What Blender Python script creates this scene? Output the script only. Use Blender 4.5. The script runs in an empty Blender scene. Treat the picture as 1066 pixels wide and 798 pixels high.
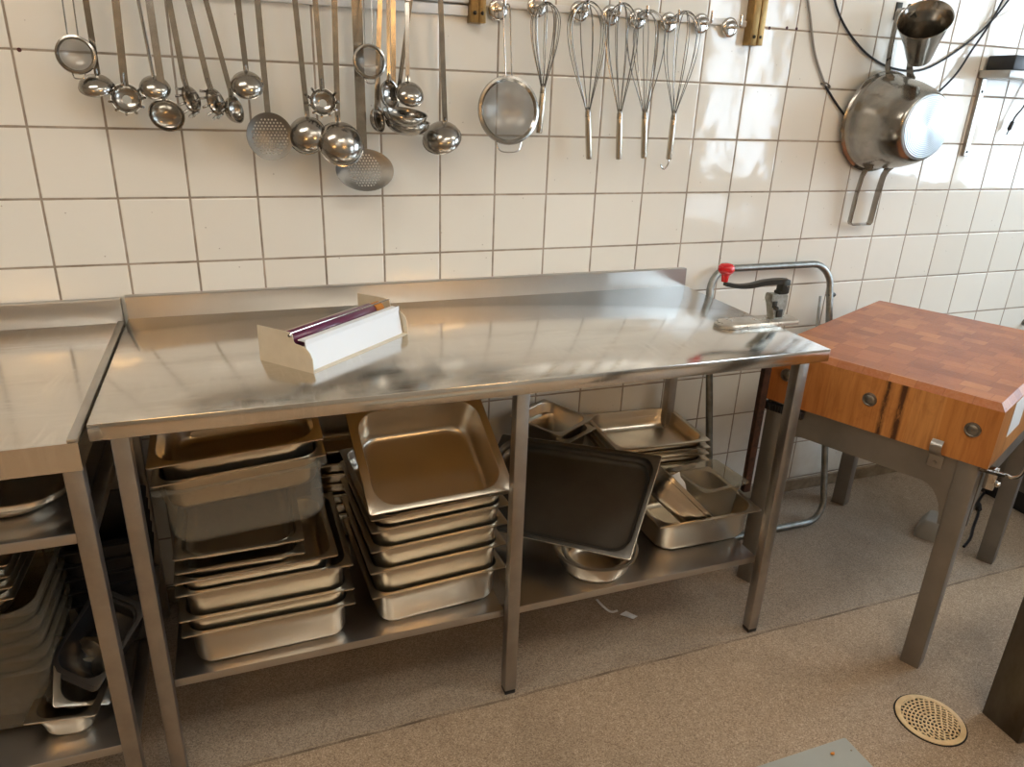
SKY, L1, L2, L3, L4, L5 = 8.6, 8.2, 7.6, 9.5, 6.5, 25.0
EXPOSURE = 0.69
import bpy, bmesh, math, random
from mathutils import Vector, Matrix
random.seed(7)
PI = math.pi
COL = bpy.context.scene.collection
V = Vector

# ------------------------------------------------------------------ materials
def new_mat(name):
    m = bpy.data.materials.new(name); m.use_nodes = True
    nt = m.node_tree; nt.nodes.clear()
    out = nt.nodes.new('ShaderNodeOutputMaterial')
    return m, nt, out

class NT:
    def __init__(s, nt): s.nt = nt
    def n(s, typ, **kw):
        nd = s.nt.nodes.new(typ)
        for k, v in kw.items():
            if k == 'ins':
                for kk, vv in v.items():
                    if isinstance(vv, bpy.types.NodeSocket): s.nt.links.new(vv, nd.inputs[kk])
                    else: nd.inputs[kk].default_value = vv
            else: setattr(nd, k, v)
        return nd
    def math(s, op, a, b=None, c=None):
        nd = s.n('ShaderNodeMath', operation=op)
        for i, v in enumerate((a, b, c)):
            if v is None: continue
            if isinstance(v, bpy.types.NodeSocket): s.nt.links.new(v, nd.inputs[i])
            else: nd.inputs[i].default_value = v
        return nd.outputs[0]
    def mix(s, fac, a, b):
        nd = s.n('ShaderNodeMix', data_type='RGBA')
        for i, v in ((0, fac), (6, a), (7, b)):
            if isinstance(v, bpy.types.NodeSocket): s.nt.links.new(v, nd.inputs[i])
            else: nd.inputs[i].default_value = v
        return nd.outputs[2]
    def ramp(s, fac, pts):
        nd = s.n('ShaderNodeValToRGB', ins={'Fac': fac})
        el = nd.color_ramp.elements
        while len(el) < len(pts): el.new(.5)
        for e, (p, c) in zip(el, pts):
            e.position = p; e.color = c if len(c) == 4 else (*c, 1)
        return nd.outputs[0]
    def rng(s, v, a, b, c, d):
        nd = s.n('ShaderNodeMapRange', ins={0: v, 1: a, 2: b, 3: c, 4: d}); return nd.outputs[0]
    def coord(s, kind='Object', scale=(1, 1, 1), rot=(0, 0, 0)):
        tc = s.n('ShaderNodeTexCoord')
        mp = s.n('ShaderNodeMapping', ins={'Vector': tc.outputs[kind], 'Scale': scale, 'Rotation': rot})
        return mp.outputs[0]
    def noise(s, vec, scale, detail=3, rough=.55, dist=0, out=0):
        return s.n('ShaderNodeTexNoise', ins={'Vector': vec, 'Scale': scale, 'Detail': detail, 'Roughness': rough, 'Distortion': dist}).outputs[out]

def rgb(r, g, b):
    f = lambda c: ((c/255+.055)/1.055)**2.4 if c > 10 else c/255/12.92
    return (f(r), f(g), f(b), 1)

def pbr(name, col, rough=.5, metal=0, spec=.5, bump=0, bscale=200, rvar=0, cvar=None, cscale=30, coat=0, stretch=(1, 1, 1)):
    m, nt, out = new_mat(name); N = NT(nt)
    b = N.n('ShaderNodeBsdfPrincipled')
    b.inputs['Metallic'].default_value = metal; b.inputs['Specular IOR Level'].default_value = spec
    b.inputs['Coat Weight'].default_value = coat
    vec = N.coord('Object', stretch)
    if cvar:
        f = N.rng(N.noise(vec, cscale, 5, .6), .35, .68, 0, 1)
        nt.links.new(N.mix(f, col, cvar), b.inputs['Base Color'])
    else: b.inputs['Base Color'].default_value = col
    if rvar:
        f = N.rng(N.noise(vec, cscale*1.3, 5, .65), .3, .7, max(.02, rough-rvar), rough+rvar)
        nt.links.new(f, b.inputs['Roughness'])
    else: b.inputs['Roughness'].default_value = rough
    if bump:
        bn = N.n('ShaderNodeBump', ins={'Strength': bump, 'Distance': .002, 'Height': N.noise(vec, bscale, 3)})
        nt.links.new(bn.outputs[0], b.inputs['Normal'])
    nt.links.new(b.outputs[0], out.inputs[0])
    return m

M = {}
M['steel'] = pbr('brushed_steel', (.52, .495, .465, 1), .30, 1, cvar=(.46, .435, .405, 1), cscale=5)
M['frame'] = pbr('frame_steel', (.44, .41, .375, 1), .36, 1, rvar=.07, cvar=(.36, .335, .305, 1), cscale=14)
M['pan'] = pbr('pan_steel', (.63, .56, .455, 1), .29, 1, cvar=(.58, .51, .41, 1), cscale=5)
M['chrome'] = pbr('polished_steel', (.60, .57, .53, 1), .13, 1, rvar=.05, cscale=40)
M['utensil'] = pbr('utensil_steel', (.40, .37, .33, 1), .2, 1, rvar=.07, cvar=(.31, .285, .25, 1), cscale=35)
M['darksteel'] = pbr('dark_tray_steel', (.12, .112, .10, 1), .38, .85, cvar=(.15, .14, .125, 1), cscale=8)
M['dulltube'] = pbr('galvanised_tube', (.33, .33, .31, 1), .4, 1, rvar=.1, cvar=(.22, .21, .18, 1), cscale=30)
M['paintsteel'] = pbr('grey_frame_steel', (.30, .275, .245, 1), .42, .8, rvar=.06, cvar=(.25, .23, .205, 1), cscale=8)
M['wire'] = pbr('whisk_wire', (.30, .285, .265, 1), .22, 1)
M['handle'] = pbr('whisk_handle_steel', (.56, .50, .41, 1), .26, 1)
M['black'] = pbr('black_plastic', (.012, .012, .013, 1), .35, cvar=(.02, .02, .022, 1))
M['blackpan'] = pbr('black_pan_plastic', (.014, .014, .016, 1), .4)
M['cable'] = pbr('black_cable', (.012, .013, .018, 1), .45)
M['greycable'] = pbr('grey_cable', rgb(140, 135, 128), .5)
M['white'] = pbr('white_plastic', rgb(222, 219, 214), .35)
M['cream'] = pbr('cream_enamel', rgb(214, 203, 182), .35, cvar=rgb(205, 193, 170), cscale=20)
M['whitemetal'] = pbr('white_cutter_metal', rgb(226, 229, 232), .35)
M['purple'] = pbr('purple_film', rgb(96, 28, 66), .28, coat=.4)
M['orange'] = pbr('orange_core', rgb(190, 120, 40), .6)
M['red'] = pbr('red_knob_plastic', rgb(200, 16, 24), .22, coat=.5)
M['iron'] = pbr('dark_iron', (.05, .048, .04, 1), .4, .7, bump=.3, bscale=120)
M['zinc'] = pbr('worn_zinc', (.42, .42, .38, 1), .45, .7, cvar=(.22, .20, .16, 1), cscale=45, bump=.4, bscale=100)
M['worn'] = pbr('worn_enamel_plate', (.50, .48, .43, 1), .3, .6, cvar=(.36, .31, .25, 1), cscale=18, rvar=.1)
M['rust'] = pbr('rusty_bar', (.085, .035, .022, 1), .75, .2, cvar=(.03, .018, .014, 1), cscale=60, bump=.6, bscale=150)
M['brass'] = pbr('brown_bronze', (.40, .26, .10, 1), .35, .75, rvar=.1, cvar=(.28, .17, .065, 1), cscale=60, stretch=(6, 1, .6))
M['paint'] = pbr('cream_wall_paint', rgb(172, 164, 150), .6)
M['ceiling'] = pbr('ceiling_paint', rgb(225, 220, 210), .7)
M['darkpaint'] = pbr('skirting_vinyl', rgb(158, 142, 120), .55, cvar=rgb(112, 94, 72), cscale=14)
M['grey'] = pbr('grey_laminate', rgb(150, 150, 142), .4, cvar=rgb(142, 142, 134), cscale=6)
M['paper'] = pbr('white_paper', rgb(225, 225, 225), .8)
M['greyplastic'] = pbr('grey_plastic', rgb(150, 146, 138), .45)
M['appliance'] = pbr('appliance_steel', (.26, .235, .21, 1), .4, .8, cvar=(.21, .19, .165, 1), cscale=6)
M['stained'] = pbr('stained_steel', (.17, .155, .13, 1), .38, .85, rvar=.1, cvar=(.085, .068, .045, 1), cscale=10, stretch=(1, 1, .35))
M['draincream'] = pbr('cream_grate', rgb(240, 210, 162), .45, cvar=rgb(224, 190, 140), cscale=40)
M['underboard'] = pbr('chipboard_lining', rgb(246, 208, 128), .6, cvar=rgb(236, 194, 112), cscale=30)
M['hole'] = pbr('drain_pit_shade', rgb(24, 20, 16), .8)  # near-black standing for the shade inside the drain
M['wine'] = pbr('dark_red_plug', rgb(70, 22, 26), .5)
M['bolt'] = pbr('dull_bolt', (.27, .245, .21, 1), .4, .9, cvar=(.18, .16, .13, 1), cscale=60)

def tabletop_mat(name, col, col2):
    m, nt, out = new_mat(name); N = NT(nt)
    b = N.n('ShaderNodeBsdfPrincipled'); b.inputs['Metallic'].default_value = 1
    vec = N.coord('Object')
    big = N.noise(vec, 2.2, 4, .6, 1.5)
    sw = N.noise(N.coord('Object', (3.0, 26, 1), (0, 0, .5)), 1.6, 4, .6, 2.2)
    sw2 = N.noise(N.coord('Object', (22, 3.5, 1), (0, 0, .9)), 1.4, 4, .6, 2.0)
    s = N.math('MULTIPLY', N.rng(sw, .42, .72, 0, 1), N.rng(big, .35, .65, .2, 1))
    s2 = N.math('MULTIPLY', N.rng(sw2, .46, .72, 0, 1), N.rng(big, .65, .35, 0, 1))
    s = N.math('MAXIMUM', s, s2)
    nt.links.new(N.mix(s, col, col2), b.inputs['Base Color'])
    nt.links.new(N.rng(s, 0, 1, .13, .25), b.inputs['Roughness'])
    wv = N.n('ShaderNodeBump', ins={'Strength': .03, 'Distance': .01, 'Height': N.noise(vec, 3.0, 1)})
    nt.links.new(wv.outputs[0], b.inputs['Normal'])
    nt.links.new(b.outputs[0], out.inputs[0]); return m
M['top'] = tabletop_mat('worn_table_steel', (.70, .675, .63, 1), (.82, .80, .76, 1))

def clear_mat(name, tint, alpha):
    m, nt, out = new_mat(name); N = NT(nt)
    t = N.n('ShaderNodeBsdfTransparent', ins={'Color': tint})
    b = N.n('ShaderNodeBsdfPrincipled', ins={'Base Color': (.62, .58, .5, 1), 'Roughness': .16})
    sc = N.noise(N.coord('Object'), 60, 3, .6)
    lw = N.n('ShaderNodeLayerWeight', ins={'Blend': .35})
    f = N.math('ADD', N.rng(sc, .55, .8, alpha*.6, alpha*.6+.10), N.math('MULTIPLY', lw.outputs['Facing'], .16))
    mx = N.n('ShaderNodeMixShader', ins={0: f, 1: t.outputs[0], 2: b.outputs[0]})
    nt.links.new(mx.outputs[0], out.inputs[0]); return m
M['clear'] = clear_mat('clear_polycarbonate', (.93, .91, .86, 1), .10)
M['smoky'] = clear_mat('smoky_polycarbonate', (.74, .70, .62, 1), .14)
M['milky'] = clear_mat('hazy_polycarbonate', (.84, .81, .74, 1), .16)

def mesh_mat():
    m, nt, out = new_mat('fine_wire_mesh'); N = NT(nt)
    t = N.n('ShaderNodeBsdfTransparent')
    b = N.n('ShaderNodeBsdfPrincipled', ins={'Base Color': (.26, .235, .205, 1), 'Metallic': 1., 'Roughness': .35})
    tc = N.n('ShaderNodeTexCoord'); sp = N.n('ShaderNodeSeparateXYZ', ins={0: tc.outputs['Object']})
    def wires(o):
        f = N.math('FRACT', N.math('MULTIPLY', o, 900.)); return N.math('LESS_THAN', f, .36)
    w = N.math('MAXIMUM', wires(sp.outputs[0]), wires(sp.outputs[2]))
    mx = N.n('ShaderNodeMixShader', ins={0: w, 1: t.outputs[0], 2: b.outputs[0]})
    nt.links.new(mx.outputs[0], out.inputs[0]); return m
M['mesh'] = mesh_mat()

def perforated_mat():
    m, nt, out = new_mat('perforated_steel'); N = NT(nt)
    t = N.n('ShaderNodeBsdfTransparent')
    b = N.n('ShaderNodeBsdfPrincipled', ins={'Base Color': (.17, .155, .135, 1), 'Metallic': 1., 'Roughness': .36})
    tc = N.n('ShaderNodeTexCoord'); sp = N.n('ShaderNodeSeparateXYZ', ins={0: tc.outputs['Object']})
    P = .0078
    row = N.math('DIVIDE', sp.outputs[1], P*.87)
    ri = N.math('FLOOR', row); fy = N.math('MULTIPLY', N.math('SUBTRACT', N.math('SUBTRACT', row, ri), .5), .87)
    odd = N.math('MULTIPLY', N.math('ABSOLUTE', N.math('MODULO', ri, 2.)), .5)
    fx = N.math('SUBTRACT', N.math('FRACT', N.math('ADD', N.math('DIVIDE', sp.outputs[0], P), odd)), .5)
    d = N.math('SQRT', N.math('ADD', N.math('MULTIPLY', fx, fx), N.math('MULTIPLY', fy, fy)))
    rr = N.math('SQRT', N.math('ADD', N.math('MULTIPLY', sp.outputs[0], sp.outputs[0]), N.math('MULTIPLY', sp.outputs[1], sp.outputs[1])))
    hole = N.math('MULTIPLY', N.math('LESS_THAN', d, .27), N.math('LESS_THAN', rr, .042))
    mx = N.n('ShaderNodeMixShader', ins={0: hole, 1: b.outputs[0], 2: t.outputs[0]})
    nt.links.new(mx.outputs[0], out.inputs[0]); return m
M['perf'] = perforated_mat()

TILE, ROW0 = .1555, 1.45217
def tile_mat():
    m, nt, out = new_mat('white_glazed_tiles'); N = NT(nt)
    tc = N.n('ShaderNodeTexCoord'); sp = N.n('ShaderNodeSeparateXYZ', ins={0: tc.outputs['Object']})
    u = N.math('DIVIDE', sp.outputs[0], TILE); v = N.math('DIVIDE', N.math('SUBTRACT', sp.outputs[2], ROW0), TILE)
    iu, iv = N.math('FLOOR', u), N.math('FLOOR', v)
    fu, fv = N.math('SUBTRACT', u, iu), N.math('SUBTRACT', v, iv)
    du = N.math('MINIMUM', fu, N.math('SUBTRACT', 1., fu)); dv = N.math('MINIMUM', fv, N.math('SUBTRACT', 1., fv))
    d = N.math('MULTIPLY', N.math('MINIMUM', du, dv), TILE)
    wob = N.math('MULTIPLY', N.math('SUBTRACT', N.noise(tc.outputs['Object'], 25, 2), .5), .0012)
    d = N.math('ADD', d, wob)
    tile = N.rng(d, .0020, .0031, 0, 1)
    idv = N.n('ShaderNodeCombineXYZ', ins={0: iu, 1: iv, 2: 0.})
    wn = N.n('ShaderNodeTexWhiteNoise', noise_dimensions='3D', ins={'Vector': idv.outputs[0]})
    # colour: glaze with slight tile to tile variation, specks; grout with grime near the floor and behind the tables
    base = N.mix(wn.outputs['Value'], rgb(230, 226, 216), rgb(224, 219, 208))
    sp1 = N.n('ShaderNodeTexVoronoi', ins={'Vector': tc.outputs['Object'], 'Scale': 26.})
    speck = N.math('LESS_THAN', sp1.outputs['Distance'], .045)
    base = N.mix(N.math('MULTIPLY', speck, .45), base, rgb(120, 100, 80))
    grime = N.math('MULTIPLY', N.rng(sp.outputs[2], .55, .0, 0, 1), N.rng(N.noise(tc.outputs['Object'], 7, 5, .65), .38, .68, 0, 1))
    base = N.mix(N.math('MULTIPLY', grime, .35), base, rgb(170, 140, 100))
    gr = N.mix(N.rng(N.noise(tc.outputs['Object'], 9, 4, .7), .35, .65, 0, 1), rgb(176, 162, 146), rgb(134, 119, 102))
    col = N.mix(tile, gr, base)
    # relief: grout groove + gently wavy glaze, different on every tile
    off = N.n('ShaderNodeVectorMath', operation='ADD', ins={0: tc.outputs['Object'], 1: N.n('ShaderNodeVectorMath', operation='SCALE', ins={0: wn.outputs['Color'], 3: 13.}).outputs[0]}).outputs[0]
    wave = N.noise(off, 9, 1.5, .5)
    tilt = N.math('ADD', N.math('MULTIPLY', N.math('SUBTRACT', fu, .5), N.math('SUBTRACT', N.n('ShaderNodeSeparateColor', ins={0: wn.outputs['Color']}).outputs[0], .5)),
                  N.math('MULTIPLY', N.math('SUBTRACT', fv, .5), N.math('SUBTRACT', N.n('ShaderNodeSeparateColor', ins={0: wn.outputs['Color']}).outputs[1], .5)))
    h = N.math('ADD', N.math('MULTIPLY', N.rng(d, .0008, .0045, 0, 1), .0011), N.math('ADD', N.math('MULTIPLY', wave, .0021), N.math('MULTIPLY', tilt, .0022)))
    bn = N.n('ShaderNodeBump', ins={'Strength': 1., 'Distance': 1., 'Height': h})
    b = N.n('ShaderNodeBsdfPrincipled', ins={'Base Color': col, 'Normal': bn.outputs[0], 'Roughness': N.rng(tile, 0, 1, .75, .07), 'Specular IOR Level': N.rng(tile, 0, 1, .15, .55)})
    nt.links.new(b.outputs[0], out.inputs[0]); return m
M['tile'] = tile_mat()

def floor_mat():
    m, nt, out = new_mat('speckled_floor_vinyl'); N = NT(nt)
    tc = N.n('ShaderNodeTexCoord'); co = tc.outputs['Object']; sp = N.n('ShaderNodeSeparateXYZ', ins={0: co})
    v1 = N.n('ShaderNodeTexVoronoi', ins={'Vector': co, 'Scale': 420.})
    k = N.n('ShaderNodeSeparateColor', ins={0: v1.outputs['Color']}).outputs[0]
    chips = N.ramp(k, [(0, rgb(136, 114, 92)), (.3, rgb(160, 137, 112)), (.55, rgb(170, 147, 121)), (.8, rgb(181, 158, 132)), (1, rgb(200, 178, 152))])
    chips2 = N.ramp(k, [(0, rgb(126, 110, 94)), (.3, rgb(148, 131, 113)), (.6, rgb(158, 141, 122)), (1, rgb(180, 163, 143))])
    line = N.math('ADD', N.math('ADD', sp.outputs[1], .655), N.math('MULTIPLY', N.math('SUBTRACT', N.noise(co, 6, 2), .5), .01))
    col = N.mix(N.rng(line, -.008, .012, 0, 1), chips, chips2)
    seam = N.math('MULTIPLY', N.math('LESS_THAN', N.math('ABSOLUTE', line), .0035), N.rng(N.noise(co, 8, 3), .35, .6, .2, .8))
    col = N.mix(seam, col, rgb(84, 66, 50))
    st = N.rng(N.noise(co, 2.6, 6, .62, .6), .5, .78, 0, .5)
    col = N.mix(st, col, rgb(104, 84, 64))
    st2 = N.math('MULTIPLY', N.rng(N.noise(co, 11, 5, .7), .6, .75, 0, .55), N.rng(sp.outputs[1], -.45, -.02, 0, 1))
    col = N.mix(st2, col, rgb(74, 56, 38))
    bn = N.n('ShaderNodeBump', ins={'Strength': .35, 'Distance': .001, 'Height': v1.outputs['Distance']})
    b = N.n('ShaderNodeBsdfPrincipled', ins={'Base Color': col, 'Normal': bn.outputs[0], 'Roughness': .55, 'Specular IOR Level': .35})
    nt.links.new(b.outputs[0], out.inputs[0]); return m
M['floor'] = floor_mat()

def wood_top_mat():      # end-grain mosaic of small glued blocks, object space
    m, nt, out = new_mat('end_grain_wood'); N = NT(nt)
    tc = N.n('ShaderNodeTexCoord'); co = tc.outputs['Object']; sp = N.n('ShaderNodeSeparateXYZ', ins={0: co})
    bx = N.math('DIVIDE', sp.outputs[0], .046); ix = N.math('FLOOR', bx)
    sh = N.n('ShaderNodeTexWhiteNoise', noise_dimensions='1D', ins={'W': ix}).outputs['Value']
    by = N.math('ADD', N.math('DIVIDE', sp.outputs[1], .064), sh); iy = N.math('FLOOR', by)
    idn = N.n('ShaderNodeTexWhiteNoise', noise_dimensions='2D', ins={'Vector': N.n('ShaderNodeCombineXYZ', ins={0: ix, 1: iy}).outputs[0]}).outputs['Value']
    col = N.ramp(idn, [(0, rgb(142, 80, 46)), (.35, rgb(156, 91, 53)), (.7, rgb(167, 101, 59)), (1, rgb(182, 118, 70))])
    fx, fy = N.math('FRACT', bx), N.math('FRACT', by)
    e = N.math('MINIMUM', N.math('MINIMUM', fx, N.math('SUBTRACT', 1., fx)), N.math('MULTIPLY', N.math('MINIMUM', fy, N.math('SUBTRACT', 1., fy)), 1.35))
    col = N.mix(N.rng(e, .0, .035, .45, 0), col, rgb(100, 44, 26))
    fine = N.noise(co, 120, 4, .7)
    col = N.mix(N.rng(fine, .4, .75, 0, .4), col, rgb(190, 140, 105))
    scr = N.noise(N.coord('Object', (60, 5, 1), (0, 0, .5)), 2., 4, .7)
    col = N.mix(N.rng(scr, .62, .78, 0, .45), col, rgb(92, 52, 42))
    blot = N.noise(co, 7, 5, .6)
    col = N.mix(N.rng(blot, .48, .75, 0, .55), col, rgb(118, 62, 42))
    b = N.n('ShaderNodeBsdfPrincipled', ins={'Base Color': col, 'Roughness': N.rng(fine, .3, .7, .36, .55), 'Specular IOR Level': .4})
    bn = N.n('ShaderNodeBump', ins={'Strength': .25, 'Distance': .002, 'Height': fine}); nt.links.new(bn.outputs[0], b.inputs['Normal'])
    nt.links.new(b.outputs[0], out.inputs[0]); return m
def wood_side_mat():     # upright long-grain staves, object space
    m, nt, out = new_mat('stave_wood'); N = NT(nt)
    tc = N.n('ShaderNodeTexCoord'); co = tc.outputs['Object']; sp = N.n('ShaderNodeSeparateXYZ', ins={0: co})
    s = N.math('ADD', sp.outputs[0], sp.outputs[1])
    st = N.math('FLOOR', N.math('DIVIDE', s, .07))
    idn = N.n('ShaderNodeTexWhiteNoise', noise_dimensions='1D', ins={'W': st}).outputs['Value']
    col = N.ramp(idn, [(0, rgb(176, 110, 54)), (.5, rgb(194, 130, 68)), (1, rgb(206, 146, 84))])
    gr = N.noise(N.coord('Object', (55, 55, 5)), 1.3, 5, .65, .6)
    col = N.mix(N.rng(gr, .42, .72, 0, .55), col, rgb(140, 76, 30))
    c1 = N.math('SUBTRACT', 1., N.math('MINIMUM', N.math('DIVIDE', N.math('ABSOLUTE', N.math('SUBTRACT', sp.outputs[1], -.075)), .012), 1.))
    c2 = N.math('SUBTRACT', 1., N.math('MINIMUM', N.math('DIVIDE', N.math('ABSOLUTE', N.math('SUBTRACT', sp.outputs[1], -.037)), .01), 1.))
    cr = N.math('MULTIPLY', N.math('MAXIMUM', c1, c2), N.rng(N.noise(N.coord('Object', (60, 60, 14)), 1.4, 5, .7), .3, .55, 0, 1.4))
    col = N.mix(N.math('MINIMUM', cr, .92), col, rgb(52, 20, 8))
    blot = N.noise(co, 9, 5, .65)
    col = N.mix(N.rng(blot, .55, .78, 0, .6), col, rgb(112, 58, 24))
    b = N.n('ShaderNodeBsdfPrincipled', ins={'Base Color': col, 'Roughness': .38, 'Specular IOR Level': .45})
    nt.links.new(b.outputs[0], out.inputs[0]); return m
M['woodtop'] = wood_top_mat(); M['woodside'] = wood_side_mat()

def emit_mat(name, col, s):
    m, nt, out = new_mat(name); N = NT(nt)
    e = N.n('ShaderNodeEmission', ins={'Color': col, 'Strength': s}); nt.links.new(e.outputs[0], out.inputs[0]); return m
def glass_mat():
    m, nt, out = new_mat('window_glass'); N = NT(nt)
    t = N.n('ShaderNodeBsdfTransparent', ins={'Color': (.95, .97, .98, 1)})
    g = N.n('ShaderNodeBsdfGlossy', ins={'Roughness': .02})
    mx = N.n('ShaderNodeMixShader', ins={0: .06, 1: t.outputs[0], 2: g.outputs[0]})
    nt.links.new(mx.outputs[0], out.inputs[0]); return m
M['glass'] = glass_mat()

def base_disc_mat():     # concentric machining rings on the pot base, object space z axis
    m, nt, out = new_mat('ringed_pot_base'); N = NT(nt)
    tc = N.n('ShaderNodeTexCoord'); sp = N.n('ShaderNodeSeparateXYZ', ins={0: tc.outputs['Object']})
    r = N.math('SQRT', N.math('ADD', N.math('MULTIPLY', sp.outputs[0], sp.outputs[0]), N.math('MULTIPLY', sp.outputs[1], sp.outputs[1])))
    h = N.math('SINE', N.math('MULTIPLY', r, 1100.))
    bn = N.n('ShaderNodeBump', ins={'Strength': .5, 'Distance': .0008, 'Height': h})
    col = N.mix(N.rng(h, -1, 1, 0, 1), (.38, .40, .41, 1), (.54, .56, .57, 1))
    b = N.n('ShaderNodeBsdfPrincipled', ins={'Base Color': col, 'Metallic': 1., 'Roughness': .34, 'Normal': bn.outputs[0]})
    nt.links.new(b.outputs[0], out.inputs[0]); return m
M['ringbase'] = base_disc_mat()

# ------------------------------------------------------------------ mesh helpers
def obj(name, bm, mat, parent=None, smooth=40):
    bmesh.ops.recalc_face_normals(bm, faces=bm.faces[:])
    me = bpy.data.meshes.new(name); bm.to_mesh(me); bm.free()
    mats = mat if isinstance(mat, (list, tuple)) else [mat]
    for m in mats: me.materials.append(m)
    if smooth:
        for p in me.polygons: p.use_smooth = True
        me.set_sharp_from_angle(angle=math.radians(smooth))
    o = bpy.data.objects.new(name, me); COL.objects.link(o)
    if parent: o.parent = parent
    return o
def tag(o, label, cat, group=None, kind=None):
    o['label'] = label; o['category'] = cat
    if group: o['group'] = group
    if kind: o['kind'] = kind
    return o
def thing(name, label, cat, loc=(0, 0, 0), rot=(0, 0, 0), group=None):
    o = bpy.data.objects.new(name, None); COL.objects.link(o); o.empty_display_size = .05
    o.location = loc; o.rotation_euler = rot
    return tag(o, label, cat, group)
def struct(name, bm, mat, parent=None, smooth=0):
    o = obj(name, bm, mat, parent, smooth); o['kind'] = 'structure'; return o
def dup(root, label, loc=None, rot=None, group=None):
    r = root.copy(); COL.objects.link(r); r['label'] = label
    if loc is not None: r.location = loc
    if rot is not None: r.rotation_euler = rot
    if group: r['group'] = group
    for ch in list(root.children):
        c = ch.copy(); COL.objects.link(c); c.parent = r
        for g in list(ch.children):
            d = g.copy(); COL.objects.link(d); d.parent = c
    return r

def box(bm, lo, hi, bev=0, seg=2, mtx=None):
    r = bmesh.ops.create_cube(bm, size=1)
    vs = r['verts']
    c = [(a+b)/2 for a, b in zip(lo, hi)]; s = [b-a for a, b in zip(lo, hi)]
    for v in vs: v.co = V((c[0]+v.co.x*s[0], c[1]+v.co.y*s[1], c[2]+v.co.z*s[2]))
    if bev:
        es = list({e for v in vs for e in v.link_edges})
        q = bmesh.ops.bevel(bm, geom=es, offset=bev, segments=seg, affect='EDGES', profile=.5)
        vs = list({v for f in q['faces'] for v in f.verts} | {v for v in vs if v.is_valid})
    if mtx is not None:
        for v in vs: v.co = mtx @ v.co
    return vs
def loft(bm, rings, closed_ring=True, cap0=False, cap1=False):
    R_ = [[bm.verts.new(p) for p in r] for r in rings]
    n = len(R_[0])
    for a, b in zip(R_, R_[1:]):
        for i in range(n if closed_ring else n-1):
            j = (i+1) % n
            bm.faces.new((a[i], a[j], b[j], b[i]))
    if cap0: bm.faces.new(R_[0])
    if cap1: bm.faces.new(R_[-1])
    return R_
def frame_of(n):
    n = V(n).normalized()
    a = V((0, 0, 1)) if abs(n.z) < .95 else V((1, 0, 0))
    x = a.cross(n).normalized(); y = n.cross(x)
    return Matrix((x, y, n)).transposed()
def lathe(bm, prof, axis=(0, 0, 1), o=(0, 0, 0), seg=32, sx=1, sy=1, cap0=False, cap1=False):
    F = frame_of(axis) if tuple(axis) != (0, 0, 1) else Matrix.Identity(3)
    o = V(o); rings = []
    for r, h in prof:
        rings.append([o + F @ V((sx*r*math.cos(2*PI*i/seg), sy*r*math.sin(2*PI*i/seg), h)) for i in range(seg)])
    return loft(bm, rings, True, cap0, cap1)
def smooth_path(pts, n=6):
    pts = [V(p) for p in pts]
    if len(pts) < 3: return pts
    out = []
    P = [2*pts[0]-pts[1]] + pts + [2*pts[-1]-pts[-2]]
    for i in range(1, len(P)-2):
        a, b, c, d = P[i-1:i+3]
        for k in range(n):
            t = k/n
            out.append(.5*((2*b)+(c-a)*t+(2*a-5*b+4*c-d)*t*t+(3*b-a-3*c+d)*t**3))
    out.append(pts[-1]); return out
def sweep(bm, pts, sect, up=(0, 0, 1), closed=False, cap=True, scale=None):
    pts = [V(p) for p in pts]; n = len(pts); rings = []
    nrm = None
    for i, p in enumerate(pts):
        if closed: t = (pts[(i+1) % n]-pts[i-1])
        else: t = pts[min(i+1, n-1)]-pts[max(i-1, 0)]
        t.normalize()
        if nrm is None:
            u = V(up)
            if abs(u.dot(t)) > .98: u = V((1, 0, 0)) if abs(t.x) < .9 else V((0, 1, 0))
            nrm = (u-t*u.dot(t)).normalized()
        else: nrm = (nrm-t*nrm.dot(t)).normalized()
        bi = t.cross(nrm); k = scale[i] if scale else 1
        rings.append([p+nrm*(a*k)+bi*(b*k) for a, b in sect])
    if closed: rings.append(rings[0])
    return loft(bm, rings, True, cap and not closed, cap and not closed)
def circ(r, n=8): return [(r*math.cos(2*PI*i/n), r*math.sin(2*PI*i/n)) for i in range(n)]
def rect(a, b): return [(-a/2, -b/2), (a/2, -b/2), (a/2, b/2), (-a/2, b/2)]
def tube(bm, pts, r, n=8, closed=False, scale=None): return sweep(bm, pts, circ(r, n), closed=closed, scale=scale)
def strip(bm, pts, w, t, face=(0, -1, 0)): return sweep(bm, pts, rect(t, w), up=face)
def rrect(L, W, r, z, n=6, cx=0, cy=0):
    r = min(r, L/2-1e-4, W/2-1e-4); out = []
    for sx, sy, a0 in ((1, 1, 0), (-1, 1, PI/2), (-1, -1, PI), (1, -1, 1.5*PI)):
        for k in range(n+1):
            a = a0+PI/2*k/n
            out.append(V((cx+sx*(L/2-r)+r*math.cos(a), cy+sy*(W/2-r)+r*math.sin(a), z)))
    return out
def prism(bm, poly, axis_vec):
    a = [bm.verts.new(V(p)) for p in poly]; b = [bm.verts.new(V(p)+V(axis_vec)) for p in poly]
    n = len(poly); bm.faces.new(a); bm.faces.new(b[::-1])
    for i in range(n):
        j = (i+1) % n; bm.faces.new((a[i], a[j], b[j], b[i]))

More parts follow.
